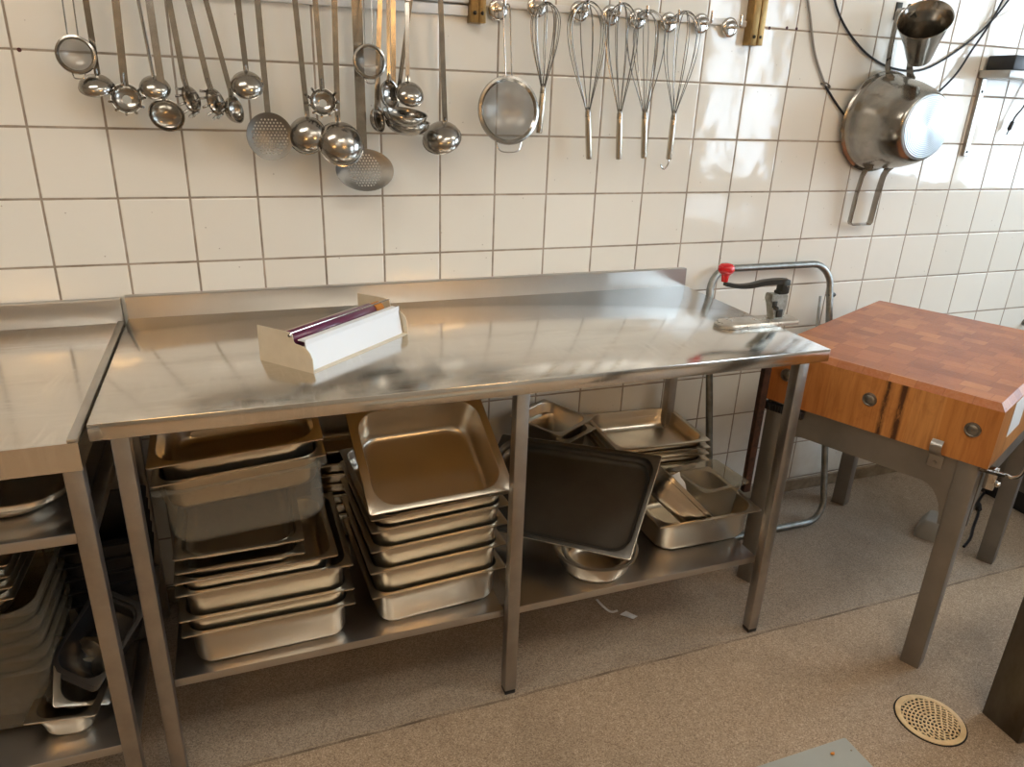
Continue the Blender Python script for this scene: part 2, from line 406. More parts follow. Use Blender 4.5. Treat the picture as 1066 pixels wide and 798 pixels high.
def pan_bm(L, W, D, r=.035, fl=.010, flx=.015, t=.0012, step=.022, taper=.0035, fil=.02, corner=.006):
    """gastronorm-type pan, rim outer size L x W at z = D, floor at z = 0; x along L"""
    bm = bmesh.new(); oL, oW = L-2*max(fl, flx), W-2*fl
    rings = [rrect(L, W, corner, D-.003), rrect(L, W, corner, D-.0008), rrect(L-.003, W-.003, corner, D)]
    rings.append(rrect(oL+.004, oW+.004, r+.002, D))
    rings.append(rrect(oL, oW, r, D-.003))
    st = min(step, D*.35)
    rings.append(rrect(oL-.001, oW-.001, r, D-st)); rings.append(rrect(oL-.006, oW-.006, r-.002, D-st-.004))
    bl, bw = oL-.006-2*taper, oW-.006-2*taper
    rings.append(rrect(bl+.002*taper/.012, bw+.002*taper/.012, r, fil))
    for k in range(1, 5):
        a = PI/2*k/4
        rings.append(rrect(bl-2*fil*(1-math.cos(a)), bw-2*fil*(1-math.cos(a)), max(.01, r-fil*(1-math.cos(a))*.4), fil*(1-math.sin(a))+t))
    rin = loft(bm, rings, cap1=True)
    out = [rrect(L-.003, W-.003, corner, D-.003), rrect(L-.004, W-.004, corner, D-t-.0005), rrect(oL+.004, oW+.004, r+.003, D-t-.0005), rrect(oL+.002, oW+.002, r+.001, D-.006),
           rrect(oL+.001, oW+.001, r+.001, D-st-t), rrect(oL-.004, oW-.004, r-.001, D-st-.005),
           rrect(bl+.002+2*t, bw+.002+2*t, r+.001, fil)]
    for k in range(1, 5):
        a = PI/2*k/4
        out.append(rrect(bl+2*t-2*fil*(1-math.cos(a)), bw+2*t-2*fil*(1-math.cos(a)), max(.01, r-fil*(1-math.cos(a))*.4), fil*(1-math.sin(a))))
    ro = loft(bm, out, cap1=True)
    n = len(rin[0])
    for i in range(n):
        j = (i+1) % n; bm.faces.new((rin[0][i], rin[0][j], ro[0][j], ro[0][i]))
    return bm
PANS = {}
def pan(name, label, cat, loc, rot=(0, 0, 0), size=(.325, .265, .1), mat='pan', group=None, **kw):
    """rim centre at loc (so stacks are set out by their rims)"""
    key = (size, mat, tuple(sorted(kw.items())), name)
    if key not in PANS:
        bm = pan_bm(*size, **kw)
        for v in bm.verts: v.co.z -= size[2]
        o = obj(name, bm, M[mat], smooth=50); PANS[key] = o.data
    else:
        o = bpy.data.objects.new(name, PANS[key]); COL.objects.link(o)
    o.location = loc; o.rotation_euler = rot
    return tag(o, label, cat, group)

# ------------------------------------------------------------------ camera
cam_d = bpy.data.cameras.new('camera'); cam = bpy.data.objects.new('camera', cam_d); COL.objects.link(cam)
cam.location = (0.4089, -1.9537, 1.3992); cam.rotation_euler = (1.19367, -0.03583, -0.35404)
cam_d.sensor_width = 36; cam_d.lens = 25.582; cam_d.clip_start = .02
bpy.context.scene.camera = cam

# ------------------------------------------------------------------ room
XL, XR, YF, H = -2.6, 4.2, -4.4, 2.75
def plane_box(name, lo, hi, mat):
    bm = bmesh.new(); box(bm, lo, hi); return struct(name, bm, M[mat])
plane_box('floor', (XL-.1, YF-.1, -.1), (XR+.1, .1, 0), 'floor')
plane_box('ceiling', (XL-.1, YF-.1, H), (XR+.1, .1, H+.1), 'ceiling')
plane_box('wall_back', (XL-.1, 0, 0), (XR+.1, .1, H), 'tile')
plane_box('wall_left', (XL-.1, YF, 0), (XL, 0, H), 'paint')
plane_box('wall_front', (XL-.1, YF-.1, 0), (XR+.1, YF, H), 'paint')
WIN = [(-3.75, -2.75, .85, 2.15), (-1.85, -.5, .98, 2.2)]
bm = bmesh.new()
ys = [YF]+[v for w in sorted(WIN) for v in w[:2]]+[0]
for a, b in zip(ys[::2], ys[1::2]): box(bm, (XR, a, 0), (XR+.1, b, H))
for y0, y1, z0, z1 in WIN:
    box(bm, (XR, y0, 0), (XR+.1, y1, z0)); box(bm, (XR, y0, z1), (XR+.1, y1, H))
struct('wall_right', bm, M['paint'])
for i, (y0, y1, z0, z1) in enumerate(WIN):
    bm = bmesh.new(); box(bm, (XR+.045, y0, z0), (XR+.05, y1, z1))
    w = struct('window_%d' % (i+1), bm, M['glass'])
    bm = bmesh.new(); f_ = .05
    box(bm, (XR+.01, y0, z0), (XR+.08, y0+f_, z1)); box(bm, (XR+.01, y1-f_, z0), (XR+.08, y1, z1))
    box(bm, (XR+.01, y0+f_, z0), (XR+.08, y1-f_, z0+f_)); box(bm, (XR+.01, y0+f_, z1-f_), (XR+.08, y1-f_, z1))
    box(bm, (XR+.02, (y0+y1)/2-.02, z0+f_), (XR+.07, (y0+y1)/2+.02, z1-f_))
    fr = struct('window_frame', bm, M['white'], w)
    l = bpy.data.lights.new('window_portal', 'AREA'); l.shape = 'RECTANGLE'; l.size = z1-z0; l.size_y = y1-y0
    l.cycles.is_portal = True
    lo = bpy.data.objects.new('window_portal', l); COL.objects.link(lo)
    lo.location = (XR+.09, (y0+y1)/2, (z0+z1)/2); lo.rotation_euler = (0, PI/2, 0)
bm = bmesh.new()
box(bm, (XL, -.012, 0), (XR, 0, .05), .004)
struct('baseboard_back', bm, M['darkpaint'])

w = bpy.data.worlds.new('world'); bpy.context.scene.world = w; w.use_nodes = True
bg = w.node_tree.nodes['Background']; bg.inputs[0].default_value = (.72, .86, 1, 1); bg.inputs[1].default_value = SKY

def ceiling_light(label, x, y, s, col, lx=1.2, ly=.3):
    t = thing('ceiling_light', label, 'lamp', (x, y, H), (0, 0, 0), 'ceiling lamps')
    bm = bmesh.new(); box(bm, (-lx/2, -ly/2, -.05), (lx/2, ly/2, 0), .006); obj('housing', bm, M['white'], t)
    bm = bmesh.new(); box(bm, (-lx/2+.02, -ly/2+.02, -.06), (lx/2-.02, ly/2-.02, -.0505)); obj('diffuser', bm, emit_mat('lamp_diffuser', col, s), t, 0)
WARM = (1, .955, .85, 1)
ceiling_light('warm white ceiling lamp over the left worktable', -.35, -1.15, L1, (1, .94, .83, 1))
ceiling_light('warm white ceiling lamp over the middle of the room', 1.1, -2.1, L2, WARM)
ceiling_light('warm white ceiling lamp above the chopping block', 2.7, -1.7, L3, (1, .96, .88, 1))
ceiling_light('warm white ceiling lamp near the far wall', .2, -3.4, L4, WARM)

for x, z, n in ((-1.2, 2.07, 'warm orange wall lamp on the far wall, left'), (1.95, 2.1, 'warm orange wall lamp on the far wall, right')):
    t = thing('wall_lamp', n, 'lamp', (x, YF, z), group='wall lamps')
    bm = bmesh.new(); box(bm, (-.36, 0, -.02), (.36, .05, .12), .006); obj('wall_mount', bm, M['white'], t)
    bm = bmesh.new(); lathe(bm, [(.001, -.34), (.035, -.34), (.05, -.32), (.05, .32), (.035, .34), (.001, .34)], (1, 0, 0), (0, .09, .05), 20); obj('glass_shade', bm, emit_mat('orange_lamp_glass', (1, .56, .20, 1), L5), t)

# small things on the tiles
for p, n in (((0.014, 0.0, 1.451), 'dark red wall plug in the grout left of the round strainer'),
             ((1.925, 0.0, 1.608), 'dark wall plug in the grout nearest the bronze bracket'),
             ((1.987, 0.0, 1.612), 'dark wall plug in the grout, middle of the three right of the bracket'),
             ((2.022, 0.0, 1.612), 'dark wall plug in the grout, farthest of the three right of the bracket')):
    bm = bmesh.new(); lathe(bm, [(.0005, -.004), (.003, -.004), (.0045, -.001), (.0045, .001)], (0, -1, 0), (0, 0, 0), 10, cap0=True, cap1=True)
    for v in bm.verts: v.co = V((v.co.x, v.co.y, v.co.z))
    o = obj('wall_plug', bm, M['wine']); o.location = (p[0], 0, p[2]); tag(o, n, 'wall plug', 'wall plugs')

# ------------------------------------------------------------------ main worktable
TZ, TX0, TX1, TYF = .8552, .1386, 1.7320, -.662
t = thing('steel_worktable', 'long stainless worktable with pan shelf and low backsplash', 'table', (TX0, -.02, 0))
def wbox(name, lo, hi, mat, parent, bev=.001, base=(0, 0, 0)):
    bm = bmesh.new(); lo = V(lo)-V(base); hi = V(hi)-V(base); box(bm, lo, hi, bev); return obj(name, bm, M[mat], parent)
TB = (TX0, -.02, 0)
bm = bmesh.new(); box(bm, V((TX0, TYF, TZ-.032))-V(TB), V((TX1, 0, TZ))-V(TB), .002)
obj('tabletop', bm, M['top'], t)
bm = bmesh.new(); prism(bm, [V(p)-V(TB) for p in ((TX0, -.0205, TZ), (TX0, -.0205, TZ+.0535), (TX0, -.018, TZ+.0555), (TX0, 0, TZ+.0555), (TX0, 0, TZ))], (TX1-TX0, 0, 0))
obj('backsplash', bm, M['steel'], t, 0)
for lx in (.1665, .927, 1.663):
    wbox('leg', (lx, -.644, .012), (lx+.03, -.614, TZ-.032), 'frame', t, .0025, TB)
    wbox('foot', (lx+.001, -.643, 0), (lx+.029, -.615, .012), 'black', t, .002, TB)
for lx in (.1665, .927, 1.684):
    wbox('leg', (lx, -.075, .012), (lx+.03, -.045, TZ-.032), 'frame', t, .0025, TB)
    wbox('foot', (lx+.001, -.074, 0), (lx+.029, -.046, .012), 'black', t, .002, TB)
wbox('underside_lining', (TX0+.012, TYF+.085, TZ-.046), (TX1-.012, -.076, TZ-.0325), 'underboard', t, .001, TB)
t['label'] = t['label']
bm = bmesh.new()
for x0, x1 in ((.1975, .926), (.958, 1.662)):
    box(bm, V((x0, -.62, .226))-V(TB), V((x1, -.03, .246))-V(TB), .002)
box(bm, V((.926, -.60, .226))-V(TB), V((.958, -.08, .246))-V(TB))
obj('shelf', bm, M['steel'], t)

# left worktable
LZ, LX1, LYF = .846, .1315, -.708
t = thing('steel_worktable', 'stainless worktable cut off by the left edge, with two shelves of pans', 'table', (LX1, -.02, 0))
LB = (LX1, -.02, 0); LX0 = -1.6
bm = bmesh.new()
prism(bm, [V(p)-V(LB) for p in ((LX0, -.01, LZ-.04), (LX0, LYF, LZ-.052), (LX0, LYF, LZ-.001), (LX0, LYF+.003, LZ), (LX0, -.01, LZ))], (LX1-LX0, 0, 0))
obj('tabletop', bm, M['top'], t, 0)
bm = bmesh.new(); box(bm, V((LX1-.016, LYF, LZ))-V(LB), V((LX1, -.02, LZ+.006))-V(LB), .002); obj('edge_rim', bm, M['steel'], t)
bm = bmesh.new(); box(bm, V((LX0, -.0225, LZ))-V(LB), V((LX1-.003, 0, .906))-V(LB), .002); obj('backsplash', bm, M['steel'], t)
for lx, ly in ((.0985, -.700), (.0985, -.08), (-1.5, -.700), (-1.5, -.08)):
    wbox('leg', (lx, ly, .0), (lx+.03, ly+.03, LZ-.041), 'frame', t, .0025, LB)
wbox('side_rail', (.101, -.67, .645), (.126, -.08, .667), 'frame', t, .002, LB)
wbox('side_rail', (.101, -.67, .155), (.126, -.08, .177), 'frame', t, .002, LB)
for z0 in (.645, .155):
    wbox('shelf', (-1.5, -.69, z0), (.097, -.04, z0+.021), 'steel', t, .002, LB)

# ------------------------------------------------------------------ pans on the main table's shelf
A = 'steel pans stacked at the left end of the shelf'
ax, ay = .398, -.4525
for i, (z, dx, D) in enumerate(((.346, 0, .0995), (.385, -.001, .1), (.447, 0, .1))):
    pan('food_pan', ['bottom steel pan of the left stack, standing on the shelf', 'second steel pan from the bottom in the left stack', 'third steel pan from the bottom in the left stack, under the narrower pans'][i], 'pan', (ax+dx, ay, z), (0, 0, math.radians(.6)), (.354, .325, D), group=A)
pan('food_pan', 'steel pan lying in the left stack, its dark open end showing at the right', 'pan', (.383, -.482, .477), (0, 0, math.radians(1)), (.322, .265, .06), group=A)
pan('food_pan', 'narrow shallow steel pan, lower of the two just under the clear tub', 'pan', (.354, -.452, .497), (0, 0, 0), (.25, .32, .035), group=A)
pan('food_pan', 'narrow shallow steel pan directly under the clear tub', 'pan', (.354, -.450, .528), (0, 0, 0), (.25, .32, .025), group=A)
r_ = math.radians(-4.0)
pan('plastic_tub', 'scratched clear plastic tub in the left stack, steel pans nested in it', 'tub', (.372, -.475, .684), (0, r_, 0), (.33, .268, .135), 'clear', r=.045, fl=.012, flx=.012, t=.003, step=.03, corner=.02)
pan('food_pan', 'shallow steel pan nested in the clear tub, just above its rim', 'pan', (.3715, -.474, .7085), (math.radians(2), r_, 0), (.325, .265, .078), group='steel pans nested in the clear tub')
pan('food_pan', 'open shallow steel pan topmost of the left stack, close under the tabletop', 'pan', (.369, -.472, .750), (math.radians(4), math.radians(-3.5), 0), (.325, .265, .095), group='steel pans nested in the clear tub', r=.055)

B = 'steel pans stacked left of the middle leg'
for i, (z, dx, dr) in enumerate(((.346, 0, 2.6), (.412, -.001, 2.4), (.468, .001, 2.8), (.517, .003, 3), (.549, .003, 3))):
    pan('food_pan', ['bottom steel pan of the stack beside the middle leg', 'second steel pan from the bottom beside the middle leg', 'middle steel pan of the five stacked beside the middle leg', 'steel pan second below the tilted golden-lit pan', 'steel pan right under the tilted golden-lit pan'][i], 'pan', (.768+dx, -.423, z), (0, math.radians(-1.2), math.radians(dr)), (.325, .354, (.0995, .1, .1, .1, .06)[i]), group=B)
pan('food_pan', 'big steel pan tilted to the front, showing its golden-lit inside', 'pan', (.776, -.488, .634), (math.radians(31), 0, math.radians(3)), (.333, .275, .1), r=.05, step=.028, fl=.014, flx=.021)
for i in range(7):
    z = .332+.031*i
    pan('food_pan', ['lowest', 'second lowest', 'third lowest', 'middle', 'third highest', 'second highest', 'topmost'][i]+' small steel pan in the dark stack between the two big stacks', 'pan', (.632+.004*(i % 2), -.135, z if i < 6 else .545), (math.radians(0 if i < 6 else 14), 0, math.radians(-3+2*(i % 3))), (.2, .175, .085), group='small steel pans in the shadow behind the big stacks')

# right half of the shelf
s_ = .925
import itertools
TR_, BR_, TL_ = V((1.472, -.396, .472)), V((1.282, -.588, .291)), V((1.133, .006, .401))
Cc = V(cam.location); TR_, BR_, TL_ = [Cc+(p-Cc)*s_ for p in (TR_, BR_, TL_)]
ex = (TR_-TL_).normalized(); ey = (TR_-BR_); ey = (ey-ex*ey.dot(ex)).normalized(); ez = ex.cross(ey)
bm = pan_bm(.485, .300, .03, r=.045, fl=.013, flx=.013, step=.012, taper=.006, fil=.014)
for v in bm.verts: v.co.z -= .03
bmesh.ops.recalc_face_normals(bm, faces=bm.faces[:])
for f_ in bm.faces:
    if all(abs(v.co.x) > .485/2-.0042 or abs(v.co.y) > .300/2-.0042 for v in f_.verts) and f_.calc_center_median().z > -.006: f_.material_index = 1  # lip faces take the brighter pan steel, painting the light caught along the rim
o = obj('baking_tray', bm, [M['darksteel'], M['pan']], smooth=50)
o.matrix_world = Matrix.Translation((TR_+BR_)/2-ex*.2425) @ Matrix((ex, ey, ez)).transposed().to_4x4()
tag(o, 'large dark baking tray leaning behind the middle leg, one corner on the steel bowl', 'tray')
pan('food_pan', 'deep steel pan on the right end of the shelf holding small containers', 'pan', (1.553, -.42, .346), (0, math.radians(-.5), math.radians(-1.5)), (.325, .268, .0995), r=.05)
def rr(i): return math.radians(i)
for i, z in enumerate((.375, .396, .418, .440)):
    pan('food_pan', ['lowest steel pan of the four stacked by the wall on the right', 'second lowest steel pan of the four stacked by the wall on the right', 'second highest steel pan of the four stacked by the wall on the right', 'open steel pan topmost of the four by the wall, behind the baking tray'][i], 'pan', (1.566-.002*i, -.155+.003*(i % 2), z), (0, 0, rr(-5+.6*i)), (.315, .265, (.128, .06, .06, .06)[i]), group='steel pans stacked by the wall', r=.045)
pan('food_pan', 'small deep steel pan with its dark opening behind the baking tray', 'pan', (1.243, -.135, .507), (rr(0), rr(3), rr(-58)), (.186, .178, .15), group='small deep steel pans behind the tray')
pan('food_pan', 'small deep steel pan under the dark open one behind the tray', 'pan', (1.262, -.142, .478), (rr(-2), rr(3), rr(-58)), (.176, .162, .15), group='small deep steel pans behind the tray')
for i, (dz, lab) in enumerate(((0, 'small steel pan tipped on its side in the deep pan'), (.012, 'second small pan nested in the tipped one in the deep pan'))):
    pan('food_pan', lab, 'pan', (1.487+dz*.7, -.497, .40+dz*.7), (0, rr(45), rr(0)), (.235, .10, .062), group='tipped small pans', r=.03, fl=.008, flx=.008)
pan('plastic_tub', 'small clear plastic tub standing in the deep steel pan', 'tub', (1.617, -.432, .407), (rr(2), rr(2), rr(8)), (.174, .150, .125), 'milky', r=.03, fl=.012, flx=.012, t=.003, step=.02, corner=.015)
bm = bmesh.new(); sweep(bm, smooth_path([(0, 0, 0), (.008, .002, -.02), (.022, 0, -.038), (.032, .003, -.062)]), rect(.0012, .026), up=(0, -1, 0))
o = obj('paper_scrap', bm, M['paper']); o.location = (1.449, -0.5, 0.472); tag(o, 'torn white paper scrap sticking up beside the small clear tub', 'paper')
def bowl(label, loc, rot, R, D, rb):
    bm = bmesh.new()
    pin = [(R, D-.004), (R+.001, D), (R-.006, D+.001), (R-.012, D-.002), (R-.018, D*.75), (rb+.016, .02), (rb+.006, .006), (rb-.01, .0015), (.001, .0015)]
    pout = [(R, D-.004), (R-.012, D-.006), (R-.0165, D*.75), (rb+.018, .02), (rb+.008, .005), (rb-.01, 0), (.001, 0)]
    lathe(bm, pin, seg=40, cap1=True); lathe(bm, pout, seg=40, cap1=True)
    bmesh.ops.remove_doubles(bm, verts=bm.verts[:], dist=1e-5)
    o = obj('steel_bowl', bm, M['pan'], smooth=45); o.location = loc; o.rotation_euler = rot
    return tag(o, label, 'bowl', 'round steel bowls under the tray')
bowl('round steel bowl on the shelf under the corner of the dark baking tray', (1.212, -.525, .246), (0, 0, 0), .112, .064, .074)
bowl('second round bowl nested in the one under the baking tray', (1.206, -.535, .252), (rr(3), 0, 0), .088, .056, .058)

# left table: shelves
pan('roasting_tin', 'rounded steel roasting tin on the upper shelf of the left table', 'pan', (-.185, -.475, .7125), (0, 0, 0), (.53, .34, .045), 'pan', r=.07, fl=.003, flx=.003, step=.01, taper=.02, corner=.072, fil=.025)
for i in range(5):
    pan('plastic_tub', ['lowest', 'second lowest', 'middle', 'second highest', 'topmost'][i]+' smoky clear tub of the stack on the left table lower shelf', 'tub', (-.178+.002*(i % 2), -.47, .327+.034*i), (0, 0, rr(-2)), (.33, .268, .15), 'smoky', group='clear tubs on the lower shelf', r=.045, fl=.012, flx=.012, t=.003, step=.03, corner=.02)
for i in range(4):
    pan('food_pan', ['lowest', 'second lowest', 'second highest', 'topmost'][i]+' shallow steel pan of those stacked on the clear tubs', 'pan', (-.2+.001*i, -.475, .505+.024*i), (0, 0, rr(-1.5)), (.325, .265, .055), group='shallow steel pans on the clear tubs')
for i in range(5):
    pan('plastic_tub', ['lowest', 'second lowest', 'middle', 'second highest', 'topmost'][i]+' black plastic tub of the stack behind the left table leg', 'tub', (.055, -.27, .319+.034*i), (0, 0, rr(4)), (.176, .268, .15), 'blackpan', group='black plastic tubs behind the leg', r=.03, fl=.012, flx=.012, t=.003, step=.03, corner=.015)
pan('food_pan', 'small steel pan at the front of the left table lower shelf', 'pan', (.008, -.572, .2435), (0, rr(0), rr(-8)), (.13, .176, .066), group='small pans on the left lower shelf', r=.03)
pan('food_pan', 'small steel pan tipped in the front pan of the left lower shelf', 'pan', (.022, -.55, .262), (rr(30), rr(28), rr(20)), (.108, .15, .06), group='small pans on the left lower shelf', r=.03)
for i in range(2):
    pan('plastic_tub', ['black plastic tub tipped forward, outer of the two by the left table leg', 'black plastic tub tipped forward, inner of the two by the left table leg'][i], 'tub', (.052+.006*i, -.53, .315+.01*i), (rr(38), rr(18), rr(-30)), (.12, .176, .09), 'blackpan', group='tipped black tubs', r=.03, fl=.011, flx=.011, t=.003, step=.02, corner=.015)

# ------------------------------------------------------------------ film dispenser on the table
t = thing('film_dispenser', 'cream metal film dispenser with a purple roll on the worktable', 'dispenser', (.43, -.402, TZ), (0, 0, math.radians(41.3)))
# local: x along the roll, -y towards the cutter (front), z up; back-left bottom corner at origin
DL, DW = .325, .150
def side_profile(): return [(0, .078), (-.094, .078), (-.098, .074), (-.1, .060), (-.104, .056), (-.122, .054), (-.134, .050), (-.143, .042), (-.149, .030), (-.15, 0), (0, 0)]
for x0 in (0, DL-.0015):
    bm = bmesh.new(); prism(bm, [(x0, y, z) for y, z in side_profile()], (.0015, 0, 0)); obj('side_panel', bm, M['cream'], t, 0)
bm = bmesh.new(); box(bm, (.0015, -DW, .0), (DL-.0015, 0, .0015)); obj('base_plate', bm, M['cream'], t, 0)
bm = bmesh.new(); box(bm, (.0015, -.0015, .0015), (DL-.0015, 0, .045)); obj('back_panel', bm, M['cream'], t, 0)
bm = bmesh.new()
prism(bm, [(.006, -.138, .0015), (.006, -.126, .062), (.006, -.1245, .062), (.006, -.1365, .0015)], (DL-.012, 0, 0))
box(bm, (.006, -.1265, .0615), (DL-.004, -.1065, .0635)); box(bm, (.006, -.1275, .055), (DL-.004, -.1262, .0665))
obj('cutter_bar', bm, M['whitemetal'], t, 0)
bm = bmesh.new(); lathe(bm, [(.001, 0), (.0195, 0), (.021, .002), (.021, .273), (.0195, .275), (.001, .275)], (1, 0, 0), (.008, -.072, .052), 28); rl = obj('film_roll', bm, M['purple'], t)
bm = bmesh.new(); lathe(bm, [(.001, .004), (.019, .004), (.019, .030), (.001, .030)], (1, 0, 0), (.283, -.072, .052), 20); obj('roll_core', bm, M['orange'], rl)
bm = bmesh.new(); tube(bm, [(-.002, -.094, .0765), (DL+.002, -.094, .0765)], .0016, 8); obj('rod', bm, M['chrome'], t)
for x0, d in ((-.0005, -1), (DL+.0005, 1)):
    bm = bmesh.new(); lathe(bm, [(.0005, .004), (.003, .004), (.0042, .002), (.0042, 0)], (d, 0, 0), (x0, -.093, .072), 12); obj('screw', bm, M['chrome'], t)

# ------------------------------------------------------------------ can opener at the table end
OY = -.435
t = thing('can_opener', 'bench can opener with a red knob on its crank, at the right table end', 'can opener', (1.747, OY, TZ))
bm = bmesh.new()
def stad(L, W, z):
    out = []
    for k in range(13):
        a = PI/2+PI*k/12; out.append(V((-L+W*math.cos(a), W*math.sin(a), z)))
    return out+[V((.05, -W, z)), V((.056, -W+.006, z)), V((.056, W-.006, z)), V((.05, W, z))]
loft(bm, [stad(.150, .036, .0005), stad(.150, .036, .007), stad(.147, .033, .011), stad(.138, .024, .0125)], True, True, True)
obj('base_plate', bm, M['worn'], t, 30)
bm = bmesh.new(); prism(bm, [(-.027, -.012, z) for z in ()] or [(-.018, -.014, .012), (.014, -.014, .012), (.018, -.014, .045), (.020, -.014, .078), (-.034, -.014, .082), (-.036, -.014, .066), (-.024, -.014, .050), (-.022, -.014, .036)], (0, .028, 0))
bmesh.ops.bevel(bm, geom=bm.edges[:], offset=.002, segments=2, affect='EDGES'); obj('post', bm, M['zinc'], t)
bm = bmesh.new(); box(bm, (-.012, -.018, .018), (.006, -.0142, .040), .001); box(bm, (-.030, -.019, .046), (-.016, -.0142, .064), .002); lathe(bm, [(.001, .008), (.006, .008), (.006, 0)], (0, -1, 0), (-.022, -.018, .046), 10); obj('cutting_blade', bm, M['iron'], t)
bm = bmesh.new(); box(bm, (-.004, -.013, .080), (.022, .013, .118), .004); box(bm, (-.01, -.012, .079), (.02, .012, .088), .003)
pth = smooth_path([(.014, 0, .112), (-.01, 0, .114), (-.055, 0, .113), (-.095, 0, .107), (-.135, 0, .107), (-.178, 0, .115)])
sweep(bm, pth, [(-.007, -.009), (.005, -.010), (.007, 0), (.005, .010), (-.007, .009)], scale=[1.25-.5*i/len(pth) for i in range(len(pth))])
obj('crank_arm', bm, M['iron'], t)
bm = bmesh.new(); lathe(bm, [(.001, -.0155), (.0035, -.0155), (.0045, -.012), (.0045, 0)], (0, 1, 0), (.012, 0, .101), 12); obj('pin', bm, M['chrome'], t)
bm = bmesh.new(); lathe(bm, [(.001, 0), (.0085, 0), (.0095, .010), (.011, .018), (.0185, .024), (.0215, .031), (.0205, .039), (.015, .045), (.006, .0475), (.001, .0478)], (0, 0, 1), (-.181, 0, .121), 24); obj('knob', bm, M['red'], t)
bm = bmesh.new(); box(bm, (-.010, -.009, -.52), (.012, .009, .0), .001); obj('shaft_bar', bm, M['rust'], t)

# ------------------------------------------------------------------ folded tubular stand behind the table end
t = thing('tubular_frame', 'grey tubular steel frame leaning on the tiles behind the chopping block', 'frame', (2.05, -.235, 0))
def fpt(x, z): return V((x-2.05, -.235+.195*z+.235-.0, z))
def fy(x, z): return V((x-2.05, .205*z/.9*1.0, z))
xa, xb, zt, zb, rc = 1.812, 2.300, .905, .012, .075
loop = []
for cx, cz, a0 in ((xb-rc, zt-rc, 0), (xa+rc, zt-rc, PI/2), (xa+rc, zb+rc, PI), (xb-rc, zb+rc, 1.5*PI)):
    for k in range(9):
        a = a0+PI/2*k/8; loop.append(fy(cx+rc*math.cos(a), cz+rc*math.sin(a)))
bm = bmesh.new(); tube(bm, loop, .0115, 12, closed=True); obj('tube_loop', bm, M['dulltube'], t)
bm = bmesh.new(); tube(bm, [fy(xb-.045, .80)+V((0, -.006, 0)), fy(xb-.012, .86), fy(xb-.075, .62)+V((0, -.015, 0))][::2], .005, 8); obj('brace', bm, M['dulltube'], t)
bm = bmesh.new(); lathe(bm, [(.001, .018), (.006, .018), (.008, .014), (.008, -.014), (.001, -.014)], (1, 0, 0), fy(xb+.004, .80), 10); lathe(bm, [(.001, .018), (.006, .018), (.008, .014), (.008, -.014), (.001, -.014)], (1, 0, 0), fy(xa-.004, .80), 10); obj('rivet', bm, M['iron'], t)

# ------------------------------------------------------------------ chopping block
t = thing('chopping_block', 'thick end-grain butcher block on a grey steel stand', 'chopping block', (2.251, -.504, 0), (0, 0, math.radians(24)))
hx, hy, zb0, zt0, ch = .39, .29, .620, .782, .016
bm = bmesh.new()
rings = [[V((-hx, -hy, zb0)), V((hx, -hy, zb0)), V((hx, hy, zb0)), V((-hx, hy, zb0))], [V((-hx, -hy, zt0-ch)), V((hx, -hy, zt0-ch)), V((hx, hy, zt0-ch)), V((-hx, hy, zt0-ch))]]
loft(bm, rings, True, True, False); blk = obj('wood_block', bm, M['woodside'], t, 0)
bm = bmesh.new(); q = ch*.85
rings = [[V((sx*hx, sy*hy, zt0-ch)) for sx, sy in ((-1, -1), (1, -1), (1, 1), (-1, 1))], [V((sx*(hx-q), sy*(hy-q), zt0)) for sx, sy in ((-1, -1), (1, -1), (1, 1), (-1, 1))]]
loft(bm, rings, True, False, True); obj('end_grain_top', bm, M['woodtop'], t, 0)
for yy in (-.238, .0, .225):
    bm = bmesh.new(); lathe(bm, [(.001, .006), (.009, .0062), (.0125, .0035), (.014, .0045), (.0172, .004), (.0182, .0015), (.0182, 0)], (-1, 0, 0), (-hx, yy, zb0+.085), 24); obj('bolt_cap', bm, M['bolt'], t)
lw = .048
for sx in (-1, 1):
    for sy in (-1, 1):
        x0 = sx*(hx-.012)-(lw if sx > 0 else 0); y0 = sy*(hy-.018)-(lw if sy > 0 else 0)
        bm = bmesh.new(); box(bm, (x0, y0, 0), (x0+lw, y0+lw, zb0), .003); obj('leg', bm, M['paintsteel'], t)
def apron(p0, p1, thick, h=.088, g=.10):
    p0, p1 = V(p0), V(p1); d = p1-p0; L = d.length; d.normalize(); n = V((-d.y, d.x, 0))
    poly = [(0, 0), (0, -h-g)]
    for k in range(7):
        a = PI/2*k/6; poly.append((.012+.06*(1-math.cos(a)), -h-g+(g*(math.sin(a))) ))
    for k in range(6, -1, -1):
        a = PI/2*k/6; poly.append((L-.012-.06*(1-math.cos(a)), -h-g+(g*(math.sin(a))) ))
    poly += [(L, -h-g), (L, 0)]
    bm = bmesh.new(); prism(bm, [p0+d*a+V((0, 0, zb0+b)) for a, b in poly], n*thick)
    return obj('apron', bm, M['paintsteel'], t, 0)
e = hx-.012
apron((-e+.004, hy-.012-lw, 0), (-e+.004, -hy+.012+lw, 0), .004)
apron((e-.004, -hy+.012+lw, 0), (e-.004, hy-.012-lw, 0), .004)
apron((-e+lw, -hy+.016, 0), (e-lw, -hy+.016, 0), .004)
apron((e-lw, hy-.016, 0), (-e+lw, hy-.016, 0), .004)
